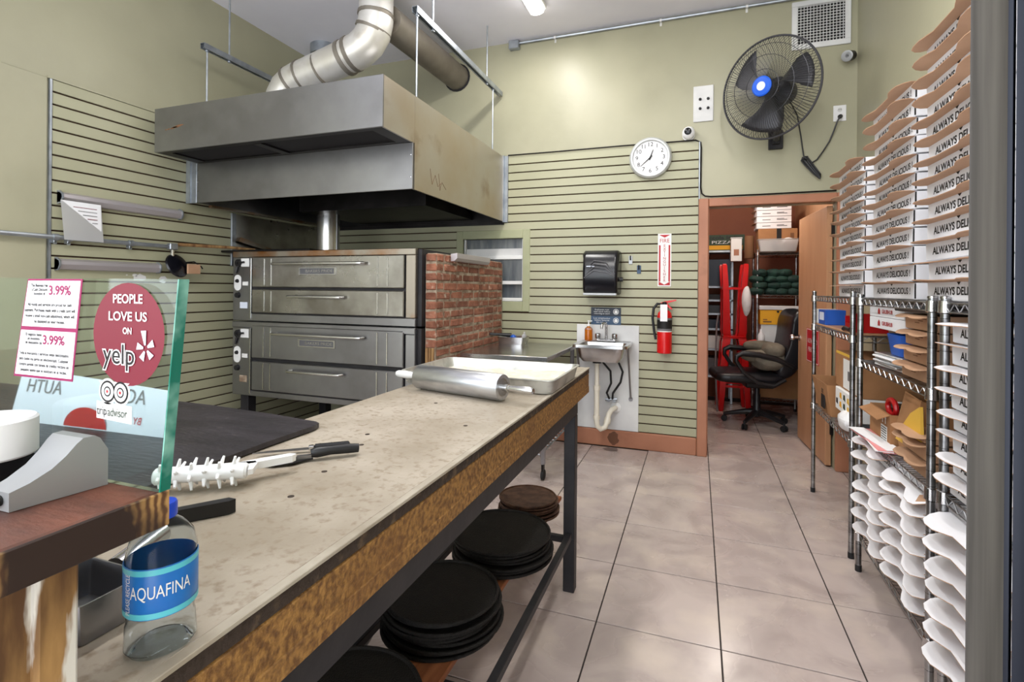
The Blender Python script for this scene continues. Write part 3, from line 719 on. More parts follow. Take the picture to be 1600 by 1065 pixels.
# dough docker
dd = thing('dough_docker', 'white plastic spiked dough docker on the table edge of the black slab', 'dough docker', (-.86, .715, TZ + .001), R(33))
sp_ = M()
for i in range(6):
    x = -.072 + i * .0235
    for k in range(6):
        a = k * PI / 3 + i * .55
        sp_.cyl((x, .010 * math.cos(a), .03 + .010 * math.sin(a)), (x + .004, .0292 * math.cos(a), .03 + .0292 * math.sin(a)), .0046, .0022, 6)
sp_.obj('spikes', 'whiteplastic', dd)
M().lathe([(.012, -.083), (.015, -.08), (.015, .066), (.012, .07)], (0, 0, .03), (1, 0, 0), 18).obj('roller', 'whiteplastic', dd)
M().prism([(-.02, .03), (.075, .036), (.082, .024), (.082, -.012), (.074, -.016), (.07, .01), (.05, .018), (-.02, .018)], lambda a, c: (a, c, .026), lambda a, c: (a, c, .036)).prism([(.045, .034), (.066, .02), (.14, .055), (.145, .066), (.132, .072)], lambda a, c: (a, c, .022), lambda a, c: (a, c, .036)).obj('handle', 'whiteplastic', dd)
# spatula and pizza wheel
sc = thing('pizza_spatula', 'black-handled offset spatula lying on the table beside the docker', 'spatula', (-.813, .894, TZ + .001), R(45))
sc.scale = (.82, .82, .82)
M().tube([(.035, 0, .018), (.05, 0, .02), (.085, 0, .021), (.13, 0, .02), (.158, 0, .018)], [.011, .015, .0125, .0135, .012], 12).obj('handle', 'blackplastic', sc)
M().prism([(-.085, 0), (-.06, .028), (-.01, .03), (.02, .012), (.04, .008), (.04, -.008), (.02, -.012), (-.01, -.028), (-.06, -.026)], lambda a, c: (a, c, .004), lambda a, c: (a, c, .0065)).obj('blade', 'darksteel', sc)
M().prism([(0, .006), (.04, .005), (.04, -.005), (0, -.006)], lambda a, c: (a, c, .006), lambda a, c: (a, c, .016)).obj('neck', 'steel', sc)
tg = thing('kitchen_knife', 'slim knife with riveted black handle next to the offset spatula', 'knife', (-.855, .945, TZ + .001), R(40))
tg.scale = (.68, .68, .8)
M().rb(.05, .165, -.010, .010, .004, .020, .004).obj('handle', 'blackplastic', tg)
M().rb(.032, .05, -.009, .009, .005, .018, .002).obj('bolster', 'steelbright', tg)
M().prism([(-.14, 0), (-.10, .009), (.035, .010), (.035, -.008), (-.10, -.004)], lambda a, c: (a, c, .008), lambda a, c: (a, c, .011)).obj('blade', 'steel', tg)
for x in (.07, .105, .14): M().cyl((x, 0, .0195), (x, 0, .021), .003, n=8).obj('rivet', 'steelbright', tg)
# black slab on its counter
cb = thing('side_counter', 'black base counter carrying the dark slab left of the worktable', 'counter', (-1.75, .75, 0))
child(M().rb(-2.5, TX0 - .006, .40, 1.10, .08, TZ, .005), 'carcass', 'blackiron', cb)
child(M().bx(-2.46, TX0 - .05, .45, 1.05, 0, .08), 'plinth', 'blackplastic', cb)
pts = [(-2.5, .37), (-.935, .37), (-.94, .70), (-.948, .95), (-.945, 1.10), (-.952, 1.128), (-.97, 1.138), (-1.15, 1.16), (-1.4, 1.178), (-1.7, 1.18), (-2.5, 1.16)]
tag(M().prism(pts, lambda a, c: (a, c, TZ + .0035), lambda a, c: (a, c, TZ + .0155)).obj('stone_slab', 'slabblack', smooth=False), 'worn black slab with scratched surface overlapping the worktable', 'slab')
pc = thing('sign_reflection', 'reflection of a white lettered sign with red emblem, built as a card behind the glass', 'card', (-1.46, .87, TZ + .016), R(3))  # solid card standing in for a sign's mirror image in the glass
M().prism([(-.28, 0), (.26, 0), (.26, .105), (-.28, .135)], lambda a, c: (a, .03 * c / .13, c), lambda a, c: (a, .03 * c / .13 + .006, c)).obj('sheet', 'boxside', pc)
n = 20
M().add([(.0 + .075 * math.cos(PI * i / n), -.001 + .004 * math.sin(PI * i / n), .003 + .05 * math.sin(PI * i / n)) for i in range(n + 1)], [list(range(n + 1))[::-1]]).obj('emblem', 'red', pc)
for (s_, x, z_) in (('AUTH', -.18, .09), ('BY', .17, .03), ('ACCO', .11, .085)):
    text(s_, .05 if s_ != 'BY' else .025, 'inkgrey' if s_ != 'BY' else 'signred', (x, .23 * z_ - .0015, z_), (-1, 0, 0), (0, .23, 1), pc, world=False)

# ------------------------------------------------------------------ timber counter with glass screen
ct = thing('timber_counter', 'thick dark timber counter top on weathered posts at the front left', 'counter', (-.9, .1, 0))
CZ = 1.14
child(M().rb(-1.9, -.466, -.35, .348, CZ - .034, CZ, .003), 'counter_top', ['timbertop'], ct)
child(M().rb(-.467, -.4635, -.349, .347, CZ - .0335, CZ - .001, .001), 'end_grain_face', 'timberend', ct)
child(M().rb(-.62, -.512, .02, .285, 0, CZ - .0345, .004), 'post', 'postwood', ct)
child(M().rb(-.515, -.505, .265, .297, 0, CZ - .0345, .003), 'post_batten', 'postwood', ct)
child(M().rb(-1.85, -1.7, .02, .285, 0, CZ - .0345, .004), 'post', 'postwood', ct)
gy = .335
gl = thing('glass_screen', 'clear glass screen with green edge standing on the timber counter', 'glass', (-1.1, gy, CZ + .0005))
child(M().prism([(-1.75, CZ + .001), (-.462, CZ + .001), (-.440, 1.336), (-1.75, 1.342)], lambda a, c: (a, gy, c), lambda a, c: (a, gy + .010, c)), 'pane', 'glass', gl, smooth=False)
child(M().prism([(-.462, CZ + .001), (-.4605, CZ + .001), (-.4385, 1.336), (-.440, 1.336)], lambda a, c: (a, gy, c), lambda a, c: (a, gy + .010, c)), 'polished_edge', 'glassedge', gl, smooth=False)
# stickers
yy = gy - .0012
nd = thing('discount_notice', 'white notice about a 3.99% cash discount taped to the glass', 'notice', (-.62, yy, 1.235))
child(M().prism([(-.677, 1.234), (-.582, 1.234), (-.568, 1.336), (-.654, 1.336)], lambda a, c: (a, yy, c), lambda a, c: (a, yy + .0004, c)), 'border', 'magenta', nd, smooth=False)
child(M().prism([(-.674, 1.2365), (-.5835, 1.2365), (-.5775, 1.283), (-.664, 1.283)], lambda a, c: (a, yy - .0004, c), lambda a, c: (a, yy, c)).prism([(-.663, 1.287), (-.577, 1.287), (-.5705, 1.334), (-.6525, 1.334)], lambda a, c: (a, yy - .0004, c), lambda a, c: (a, yy, c)), 'paper', 'paperwhite', nd, smooth=False)
X = (1, 0, 0); Zu = (0, 0, 1); ty = yy - .0007
for (zb, dx, h1, para) in ((1.287, 0, 'The Business Has\na Cash Discount\nIncentive of', 'All goods and services are priced for cash\npayment. Purchases made with a credit card will\nreceive a small non-cash adjustment, which will\nbe displayed on your receipt.'),
                       (1.2365, -.009, 'El negocio tiene\nun incentivo\nde descuento de', 'Toda la mercancia y servicios estan descontados\npara todos los pagos en efectivo/cash. Cualquier\ncompra pagada con tarjeta de credito recibira un\npequeno ajuste que se mostrara en el recibo.')):
    text(h1, .0042, 'ink', (-.634 + dx, ty, zb + .038), X, Zu, nd, width=.027, bold=.0001)
    text('3.99%', .013, 'magenta', (-.602 + dx, ty, zb + .037), X, Zu, nd, width=.034, bold=.0003)
    text(para, .0046, 'ink', (-.618 + dx, ty, zb + .014), X, Zu, nd, width=.080, line=1.25, bold=.0001)
def disc(mb, cx, cz, r, y, n=36, rz=None):
    rz = rz or r
    return mb.add([(cx + r * math.cos(2 * PI * i / n), y, cz + rz * math.sin(2 * PI * i / n)) for i in range(n)], [list(range(n))])
ye = thing('yelp_sticker', 'round red people love us review sticker on the glass', 'sticker', (-.503, yy, 1.236))
child(disc(M(), -.503, 1.284, .0485, yy), 'disc', 'yelpred', ye)
for (s_, z_, w_, sz) in (('PEOPLE', 1.317, .040, .012), ('LOVE US', 1.3005, .052, .012), ('ON', 1.287, .012, .0085)):
    text(s_, sz, 'white', (-.503, ty, z_), X, Zu, ye, width=w_, bold=.0002)
text('yelp', .027, 'white', (-.514, ty, 1.264), X, Zu, ye, width=.046, bold=.0012)
text('yelp', .027, 'ink', (-.514, ty - .0004, 1.264), X, Zu, ye, width=.043)
br_ = M()
for k in range(5):
    a = PI / 2 + k * 2 * PI / 5 + .2; c0 = (-.478, 1.272)
    L = .016 if k == 0 else .011
    d_ = (math.cos(a), math.sin(a)); p_ = (-d_[1], d_[0])
    br_.add([(c0[0] + d_[0] * s1 + p_[0] * w1, ty - .0002, c0[1] + d_[1] * s1 + p_[1] * w1) for (s1, w1) in ((.003, -.001), (L, -.004), (L + .001, .003), (.003, .001))], [(0, 1, 2, 3)])
child(br_, 'burst_mark', 'boxside', ye)
tr = thing('travel_sticker', 'white owl-eyed tripadvisor review sticker low on the glass', 'sticker', (-.52, yy, 1.20))
child(M().prism([(-.546, 1.202), (-.497, 1.200), (-.497, 1.2165), (-.546, 1.2185)], lambda a, c: (a, yy, c), lambda a, c: (a, yy + .0004, c)), 'label_strip', 'white', tr, smooth=False)
child(disc(disc(M(), -.530, 1.2285, .0125, yy), -.512, 1.2285, .0125, yy + .0001).add([(-.543, yy - .0001, 1.238), (-.5, yy - .0001, 1.238), (-.521, yy - .0001, 1.222)], [(0, 1, 2)]), 'backing', 'white', tr)
for (r_, m_, k) in ((.0105, 'ink', 1), (.0085, 'white', 2), (.005, 'ink', 3), (.0035, 'white', 4), (.0015, 'signred', 5)):
    child(disc(disc(M(), -.530, 1.2285, r_, yy - .0001 * k - .0002, 24), -.512, 1.2285, r_, yy - .0001 * k - .0002, 24), 'eye_ring', m_, tr)
text('trip', .012, 'ink', (-.5375, ty, 1.2095), X, Zu, tr, width=.014)
text('advisor', .012, 'signgreen', (-.516, ty, 1.209), X, Zu, tr, width=.027)
# bracket on the counter
gb = thing('glass_bracket', 'curved silver metal bracket with screw hole on the counter against the glass', 'bracket', (-.545, .30, CZ))
prof = [(.262, 0), (.262, .016), (.275, .020), (.29, .0275), (.30, .036), (.308, .045), (.313, .049), (.322, .049), (.326, .046), (.3325, .034), (.3325, 0)]
w = lambda a: .5 * (.026 + .30 * (a - .262))
child(M().prism(prof, lambda a, c: (-.548 - w(a) * 1.25, a, CZ + .0005 + c), lambda a, c: (-.548 + w(a) * .9, a, CZ + .0005 + c)), 'body', 'silverpaint', gb)
child(M().lathe([(.0045, 0), (.0045, -.003), (.001, -.0031)], (-.548, .2618, CZ + .009), (0, 1, 0), 12), 'screw_hole', 'ink', gb)
kp = thing('card_terminal', 'black card terminal with keypad at the left end of the counter', 'card terminal', (-.66, .27, CZ))
child(M().prism([(.19, 0), (.19, .012), (.315, .026), (.325, .02), (.325, 0)], lambda a, c: (-.74, a, CZ + .0005 + c), lambda a, c: (-.61, a, CZ + .0005 + c)), 'body', 'blackplastic', kp)
mk = M()
for i in range(5):
    for j in range(4):
        x = -.722 + i * .021; y = .215 + j * .022; z = CZ + .0125 + (y - .19) * .112 + .0012
        mk.rb(x, x + .016, y, y + .015, z, z + .003, .001)
child(mk, 'keys', 'greyplastic', kp)
tag(M().lathe([(.018, 0), (.034, 0), (.036, .002), (.036, .034), (.034, .036), (.020, .036), (.018, .033), (.018, 0)], (-.625, .289, CZ + .0285), (0, 0, 1), 32, False).obj('paper_roll', 'paperwhite'), 'white roll of receipt paper sitting on the card terminal', 'paper roll')
# bottle
bt = thing('water_bottle', 'empty crumpled clear water bottle with blue label and cap', 'bottle', (-.535, .392, TZ + .0005))
bt.scale = (.93, .93, .97)
prof = [(.024, .004), (.030, .0), (.034, .006), (.034, .028), (.0325, .033), (.034, .038), (.0345, .08), (.034, .102), (.030, .118), (.021, .130), (.0125, .137), (.012, .145)]
prof = [(.001, .004)] + prof + [(r_ - .0008, z_) for r_, z_ in reversed(prof)] + [(.001, .0048)]
mb = M().lathe(prof, n=32, caps=True)
mb.v = [(p[0] * (1 + .05 * math.sin(40 * p[2] + 3 * math.atan2(p[1], p[0]))), p[1] * (1 + .06 * math.cos(55 * p[2])), p[2]) for p in mb.v]
mb.obj('body', 'petplastic', bt)
M().lathe([(.0356, .044), (.0362, .045), (.0362, .096), (.0356, .097)], n=32, caps=False).obj('label', 'labelblue', bt)
M().lathe([(.0363, .045), (.0364, .051)], n=32, caps=False).obj('label_band', 'labelteal', bt)
M().lathe([(.0363, .090), (.0364, .096)], n=32, caps=False).obj('label_band', 'labelteal', bt)
M().lathe([(.0145, .138), (.015, .139), (.015, .152), (.014, .154), (.001, .154)], n=20).obj('cap', 'capblue', bt)
def wrap(me, r, a0, z0):
    for v in me.vertices:
        x, y, zz = v.co; a = a0 + x / r; v.co = (r * math.cos(a), r * math.sin(a), z0 + y)
w1_ = text_mesh('AQUAFINA', .019, 'white', width=.062); wrap(w1_, .0367, R(-38), .072); inst('lettering', w1_, bt)
w2_ = text_mesh('AQUAFINA', .015, 'white', width=.055); wrap(w2_, .0367, R(120), .08); inst('lettering', w2_, bt)
w3_ = text_mesh('PLEASE RECYCLE', .009, 'white', width=.042)
for v in w3_.vertices: v.co = (-v.co.y, v.co.x, 0)
wrap(w3_, .0367, R(-92), .070); inst('lettering', w3_, bt)
# tongs, tray and pipe tucked under the counter
tn = thing('tongs', 'black-ended steel tongs lying on the table behind the bottle', 'tongs', (-.765, .60, TZ + .001), R(50))
M().prism([(-.10, .0), (.06, .004), (.07, .010), (.06, .022), (-.10, .012)], lambda a, c: (a, c, 0), lambda a, c: (a, c, .022)).obj('grip', 'blackplastic', tn)
M().rb(-.2, -.10, .002, .011, .002, .016, .002).obj('arm', 'steelbright', tn)
tag(M().cyl((-.675, .435, TZ + .03), (-.71, .52, TZ + .03), .013, .013, 20).obj('steel_rod', 'steelbright'), 'polished steel rod lying on the table under the timber counter', 'rod')
ty_ = thing('small_tray', 'small open stainless tray under the timber counter', 'tray', (-.64, .385, TZ + .001))
g2 = lambda i: rrect(-.70 + i, -.60 - i, .352 + i, .425 - i, .004, 2)
child(shell([(g2(.004), TZ + .001), (g2(0), TZ + .045), (g2(.002), TZ + .045), (g2(.006), TZ + .004)], True, True), 'tray_body', 'steel', ty_)

# ------------------------------------------------------------------ back wall fittings
yw = YB - .0145      # slat face
X = (1, 0, 0)
# clock
ck = thing('wall_clock', 'round white wall clock with pale grey rim above the slats', 'clock', (-.372, YB - .02, 2.25))
cc_ = (-.372, yw - .001, 2.422)
child(M().lathe([(.17, 0), (.172, .012), (.168, .034), (.155, .046), (.143, .046), (.138, .03)], cc_, (0, -1, 0), 48, False), 'rim', 'rimgrey', ck)
child(M().lathe([(.14, 0), (.14, .028), (.001, .0285)], cc_, (0, -1, 0), 48), 'face', 'clockface', ck)
for k in range(1, 13):
    a = PI / 2 - k * PI / 6
    text(str(k), .048, 'ink', (cc_[0] + .108 * math.cos(a), cc_[1] - .0295, cc_[2] + .108 * math.sin(a)), X, Zu, ck, name='numeral')
def hand(L, w_, ang, y):
    d = (math.sin(ang), math.cos(ang)); p = (d[1], -d[0])
    f = lambda y_: (lambda a, c: (cc_[0] + d[0] * a + p[0] * c, y_, cc_[2] + d[1] * a + p[1] * c))
    return M().prism([(-.02, -w_), (L, -w_ * .4), (L, w_ * .4), (-.02, w_)], f(y - .002), f(y))
child(hand(.068, .006, R(20), cc_[1] - .033), 'hour_hand', 'ink', ck)
child(hand(.105, .0045, R(228), cc_[1] - .036), 'minute_hand', 'ink', ck)
child(M().cyl((cc_[0], cc_[1] - .028, cc_[2]), (cc_[0], cc_[1] - .04, cc_[2]), .007, n=12), 'pivot', 'ink', ck)
# cameras
cm = thing('security_camera', 'white dome security camera above the clock', 'camera', (-.074, YB - .03, 2.54))
child(M().lathe([(.05, 0), (.05, .012), (.03, .016)], (-.074, YB - .001, 2.592), (0, -1, 0), 20), 'base', 'whiteplastic', cm)
child(M().blob((-.074, YB - .05, 2.595), (.05, .05, .052), 20, 12), 'dome', 'whiteplastic', cm)
child(M().lathe([(.028, 0), (.028, .008), (.022, .012), (.001, .013)], (-.078, YB - .094, 2.597), (-.1, -1, -.05), 18), 'lens', 'blackgloss', cm)
cm = thing('security_camera', 'small black and silver camera in the corner under the vent', 'camera', (1.04, YB - .05, 3.02))
child(M().tube([(1.06, YB - .001, 3.05), (1.05, YB - .03, 3.055), (1.04, YB - .05, 3.05)], .012, 8), 'bracket', 'blackplastic', cm)
child(M().lathe([(.02, -.05), (.034, -.045), (.036, .03), (.03, .036)], (1.03, YB - .07, 3.05), (-.55, -.75, -.3), 16), 'body', 'blackplastic', cm)
child(M().lathe([(.035, .028), (.039, .03), (.039, .038), (.03, .04), (.012, .036), (.001, .036)], (1.03, YB - .07, 3.05), (-.55, -.75, -.3), 16), 'lens_ring', 'silverpaint', cm)
# white plate with knobs
pl = thing('switch_plate', 'white plate with four black knobs left of the fan', 'plate', (.036, YB, 2.686))
child(M().rb(-.04, .112, YB - .012, YB - .001, 2.690, 2.978, .003), 'plate', 'offwhite', pl)
for (x, z) in ((.012, 2.87), (.072, 2.87), (.012, 2.795), (.072, 2.795)):
    child(M().lathe([(.012, 0), (.010, .012), (.006, .014), (.005, .028), (.001, .029)], (x, YB - .012, z), (-.1, -1, -.1), 10), 'knob', 'blackplastic', pl)
# conduit and junction box along the ceiling
cd = thing('wall_conduit', 'grey conduit with junction box along the top of the back wall', 'conduit', (-.4, YB - .02, 3.5))
child(M().cyl((-1.53, YB - .02, 3.555), (XR - .01, YB - .02, 3.555), .012, n=10), 'tube', 'galv', cd)
child(M().rb(-1.625, -1.53, YB - .055, YB - .001, 3.50, 3.60 - .025, .004), 'junction_box', 'galv', cd)
for x in (-1.2, -.3, .35): child(M().lathe([(.016, -.008), (.016, .008)], (x, YB - .02, 3.555), (1, 0, 0), 12).bx(x - .008, x + .008, YB - .004, YB - .001, 3.515, 3.56), 'clip', 'offwhite', cd)
# cable along the slats and over the door
cb_ = tag(M().tube([(-1.63, yw - .008, 2.545), (-1.2, yw - .008, 2.543), (-.6, yw - .008, 2.545), (-.2, yw - .008, 2.542), (-.02, YB - .008, 2.545), (.018, YB - .008, 2.525), (.024, YB - .01, 2.48), (.022, YB - .01, 2.16), (.03, YB - .012, 2.11), (.055, YB - .012, 2.088), (.1, YB - .012, 2.082), (.5, YB - .012, 2.080), (.97, YB - .012, 2.082)], .006, 6).obj('cable', 'darksteel'), 'dark cable running along the slat top and over the doorway', 'cable')
tag(M().rb(.006, .016, YB - .02, YB - .001, .14, 2.53, .002).obj('corner_bead', 'galv'), 'thin metal edge strip beside the slats at the doorway', 'edge strip')
# vent
vt = thing('air_vent', 'white framed air vent grille high in the back right corner', 'vent', (.86, YB, 3.17))
vx0, vx1, vz0, vz1 = .665, 1.055, 3.165, 3.53
mb = M(); f_ = .038
mb.rb(vx0, vx1, YB - .016, YB - .001, vz0, vz0 + f_, .003).rb(vx0, vx1, YB - .016, YB - .001, vz1 - f_, vz1, .003).rb(vx0, vx0 + f_, YB - .016, YB - .001, vz0 + f_, vz1 - f_, .003).rb(vx1 - f_, vx1, YB - .016, YB - .001, vz0 + f_, vz1 - f_, .003)
child(mb, 'frame', 'offwhite', vt)
child(M().bx(vx0 + f_, vx1 - f_, YB - .004, YB - .001, vz0 + f_, vz1 - f_), 'backing', 'ink', vt)
mb = M(); k = 0
while vx0 + f_ + k * .0215 < vx1 - f_ - .004:
    x = vx0 + f_ + k * .0215; mb.bx(x, x + .0035, YB - .012, YB - .005, vz0 + f_, vz1 - f_); k += 1
k = 0
while vz0 + f_ + k * .0215 < vz1 - f_ - .004:
    z = vz0 + f_ + k * .0215; mb.bx(vx0 + f_, vx1 - f_, YB - .0135, YB - .0065, z, z + .0035); k += 1
child(mb, 'grille', 'offwhite', vt)
# outlet, plug, cord
ol = thing('wall_outlet', 'white electrical outlet with black plug right of the fan', 'outlet', (.988, YB, 2.59))
child(M().rb(.947, 1.03, YB - .008, YB - .001, 2.597, 2.715, .002), 'cover_plate', 'whiteplastic', ol)
child(M().lathe([(.016, 0), (.016, .003), (.001, .0035)], (.988, YB - .008, 2.68), (0, -1, 0), 16), 'socket', 'offwhite', ol)
for x in (.982, .994): child(M().bx(x - .0015, x + .0015, YB - .0125, YB - .0112, 2.676, 2.688), 'slot', 'ink', ol)
pg = thing('power_cord', 'black power cord hanging in a tied bundle below the outlet', 'cord', (.85, YB - .03, 2.17))
child(M().lathe([(.015, 0), (.015, .02), (.008, .028), (.005, .04)], (.988, YB - .009, 2.63), (0, -1, -.2), 12), 'plug', 'blackplastic', pg)
child(M().tube([(.985, YB - .045, 2.622), (.965, YB - .05, 2.59), (.945, YB - .03, 2.52), (.92, YB - .02, 2.45), (.88, YB - .018, 2.38), (.84, YB - .018, 2.32), (.81, YB - .02, 2.30)], .0055, 6), 'cord', 'blackplastic', pg)
mb = M()
for k in range(5):
    o = k * .006; mb.tube([(.745 + o, YB - .02 - o * .6, 2.345 - o), (.735 + o, YB - .022, 2.32), (.76 + o, YB - .03, 2.28), (.81 + o * .6, YB - .03, 2.22), (.855 + o * .3, YB - .03, 2.175), (.862, YB - .025, 2.185 + o), (.82, YB - .022, 2.25 + o), (.775, YB - .02, 2.32 + o), (.755 + o, YB - .02, 2.35)], .0055, 6)
child(mb, 'bundle', 'blackplastic', pg)
# wall fan
fax = Vector((-math.sin(R(33)), -math.cos(R(33)), -.10)).normalized()
fc = Vector((.468, 4.02, 2.755)); FS = .87
fan = thing('wall_fan', 'large dark wire-caged wall fan with blue hub badge', 'fan', (.56, YB, 2.42))
fr = fax.cross(Vector((0, 0, 1))).normalized(); fu = fr.cross(fax).normalized()
def fp_(a, r, t):
    r *= FS
    return tuple(fc + fr * (r * math.cos(a)) + fu * (r * math.sin(a)) + fax * t)
RR = .395
mb = M()
for k in range(110):
    a = 2 * PI * k / 110
    mb.tube([fp_(a, .06, .105), fp_(a + .04, .18, .10), fp_(a + .08, .30, .075), fp_(a + .1, .37, .03), fp_(a + .1, RR, 0)], .0019, 3, False)
for r_, t_ in ((.13, .104), (.24, .092), (.33, .06)): mb.tube([fp_(2 * PI * k / 40, r_, t_) for k in range(40)], .002, 4, closed=True)
child(mb, 'front_cage', 'fanmetal', fan)
mb = M()
for k in range(60):
    a = 2 * PI * k / 60
    mb.tube([fp_(a, .08, -.10), fp_(a - .04, .20, -.10), fp_(a - .08, .32, -.07), fp_(a - .1, RR, 0)], .0014, 3, False)
child(mb, 'rear_cage', 'fanmetal', fan)
child(M().tube([fp_(2 * PI * k / 56, RR, 0) for k in range(56)], .0075, 8, closed=True), 'cage_rim', 'fanmetal', fan)
child(M().lathe([(.068, .098), (.068, .112), (.06, .118), (.001, .12)], fc, fax, 28), 'badge', 'fanblue', fan)
child(M().lathe([(.030, .1185), (.030, .1205), (.001, .121)], fc, fax, 24), 'badge_print', 'boxside', fan)
for k in range(3):
    bm = M(); vs = []
    a0 = .5 + k * 2 * PI / 3
    for i in range(9):
        u = i / 8; r_ = .05 + u * .29; wd = .35 + .55 * u - .35 * max(0, u - .75) * 4 * .5
        for j in range(7):
            v = j / 6 - .5
            vs.append(fp_(a0 + v * wd * 1.3 + .35 * u, r_, -.02 + .10 * v * (1 - .3 * u)))
    fs = [(i * 7 + j, i * 7 + j + 1, (i + 1) * 7 + j + 1, (i + 1) * 7 + j) for i in range(8) for j in range(6)]
    bm.add(vs, fs)
    o = child(bm, 'blade', 'fanmetal', fan); md = o.modifiers.new('t', 'SOLIDIFY'); md.thickness = .003
child(M().lathe([(.05, -.05), (.055, .05), (.04, .06)], fc, fax, 20), 'hub', 'fanmetal', fan)
child(M().lathe([(.06, -.10), (.095, -.11), (.10, -.19), (.085, -.24), (.04, -.255)], fc, fax, 24), 'motor', 'fanmetal', fan)
mp_ = fc - fax * .17
child(M().tube([tuple(mp_ + Vector((0, 0, -.08))), (mp_.x - .0, mp_.y, 2.58), (.555, YB - .12, 2.50), (.56, YB - .03, 2.47)], .022, 10), 'arm', 'fanmetal', fan)
child(M().rb(.51, .61, YB - .035, YB - .001, 2.42, 2.56, .004).rb(.535, .585, YB - .07, YB - .035, 2.45, 2.53, .004), 'wall_bracket', 'blackiron', fan)
child(M().tube([tuple(fc - fax * .2 + Vector((.05, 0, -.08))), (.70, YB - .05, 2.66), (.73, YB - .03, 2.5), (.75, YB - .02, 2.36), (.755, YB - .02, 2.34)], .005, 6), 'power_lead', 'blackplastic', fan)
# paper towel dispenser
td = thing('towel_dispenser', 'dark translucent paper towel dispenser on the slat wall', 'dispenser', (-.752, YB - .1, 1.27))
dz0, dz1 = 1.285, 1.655
prof = [(yw, dz0), (yw - .17, dz0 + .01), (yw - .20, dz0 + .05), (yw - .205, dz0 + .17), (yw - .19, dz1 - .06), (yw - .15, dz1 - .012), (yw - .12, dz1), (yw, dz1)]
child(M().prism(prof, lambda a, c: (-.905 + (.0 if a > yw - .15 else .01), a, c), lambda a, c: (-.60 - (.0 if a > yw - .15 else .01), a, c)), 'cover', 'blackgloss', td)
for o_ in td.children:
    md = o_.modifiers.new('b', 'BEVEL'); md.width = .022; md.segments = 4; md.limit_method = 'ANGLE'; md.angle_limit = R(50)
for k in range(4):
    z = dz0 + .14 + k * .028
    child(M().tube([(-.88 + .01 * k, yw - .206 + .004 * k, z), (-.80, yw - .2115, z + .06), (-.70, yw - .2105, z + .045), (-.63, yw - .206, z - .02 * k + .01)], .004, 5), 'relief_swirl', 'greyplastic', td)
child(M().rb(-.89, -.615, yw - .2, yw - .17, dz0 - .002, dz0 + .016, .003), 'tear_edge', 'silverpaint', td)
child(M().lathe([(.02, 0), (.018, .025), (.001, .027)], (-.60, yw - .11, dz0 + .13), (1, 0, 0), 14), 'side_knob', 'blackplastic', td)
child(M().rb(-.862, -.795, yw - .2075, yw - .2, dz1 - .140, dz1 - .130, .002), 'maker_mark', 'boxside', td)
# hooks
for (x, z, m_, lb) in ((-.527, 1.585, 'silverpaint', 'small silver wall hook above the dark one'), (-.458, 1.505, 'navy2', 'small dark blue wall hook right of the towel dispenser')):
    hk = thing('wall_hook', lb, 'hook', (x, yw, z - .03), 0, 'wall hooks')
    child(M().rb(x - .016, x + .016, yw - .006, yw - .0005, z - .04, z + .03, .002), 'plate', m_, hk)
    child(M().tube([(x, yw - .006, z + .0), (x, yw - .022, z - .005), (x, yw - .026, z + .02), (x, yw - .02, z + .03)], .005, 8), 'prong', 'ink', hk)
# fire extinguisher sign
fs_ = thing('extinguisher_sign', 'tall white and red fire extinguisher sign on the slats', 'sign', (-.253, yw, 1.36))
child(M().rb(-.307, -.20, yw - .003, yw - .0005, 1.36, 1.795, .001), 'plate', 'white', fs_)
q = yw - .0034
mb = M()
for (a0, a1, b0, b1) in ((-.298, -.285, 1.40, 1.70), (-.222, -.209, 1.40, 1.70)): mb.bx(a0, a1, q - .0002, q, b0, b1)
mb.add([(-.298, q - .0003, 1.785), (-.209, q - .0003, 1.785), (-.2535, q - .0003, 1.762)], [(0, 1, 2)]).add([(-.298, q - .0003, 1.40), (-.298, q - .0003, 1.37), (-.209, q - .0003, 1.37), (-.209, q - .0003, 1.40), (-.2535, q - .0003, 1.375)], [(0, 1, 4), (4, 2, 3), (1, 2, 4)])
child(mb, 'red_print', 'signred', fs_)
text('FIRE', .046, 'signred', (-.2535, q - .0006, 1.735), X, Zu, fs_, width=.075)
for i, ch in enumerate('EXTINGUISHER'):
    text(ch, .031, 'signred', (-.2535, q - .0006, 1.694 - i * .026), X, Zu, fs_)
# fire extinguisher
fe = thing('fire_extinguisher', 'red fire extinguisher with black hose and paper tag on the wall', 'fire extinguisher', (-.25, YB - .08, .82))
ex = (-.245, YB - .085)
child(M().lathe([(.052, 0), (.058, .006), (.058, .30), (.052, .325), (.035, .345), (.02, .352), (.018, .372)], (ex[0], ex[1], .82), (0, 0, 1), 28), 'cylinder', 'redpaint', fe)
child(M().lathe([(.0584, .18), (.0586, .182), (.0586, .285), (.0584, .287)], (ex[0], ex[1], .82), (0, 0, 1), 28, False), 'label', 'inkgrey', fe)
child(M().lathe([(.0588, .20), (.0588, .27)], (ex[0], ex[1], .82), (0, 0, 1), 28, False), 'label_print', 'ink', fe)
child(M().lathe([(.0582, .174), (.0587, .175), (.0587, .182), (.0582, .183)], (ex[0], ex[1], .82), (0, 0, 1), 28, False), 'label_line', 'white', fe)
child(M().lathe([(.02, .36), (.022, .37), (.022, .41), (.016, .415)], (ex[0], ex[1], .82), (0, 0, 1), 16), 'valve', 'darksteel', fe)
child(M().prism([(-.04, .405), (.0, .42), (.09, .435), (.09, .425), (.02, .405), (.06, .36), (.055, .352), (.01, .385)], lambda a, c: (ex[0] + a, ex[1] - .012, .82 + c), lambda a, c: (ex[0] + a, ex[1] + .012, .82 + c)), 'handle', 'redpaint', fe)
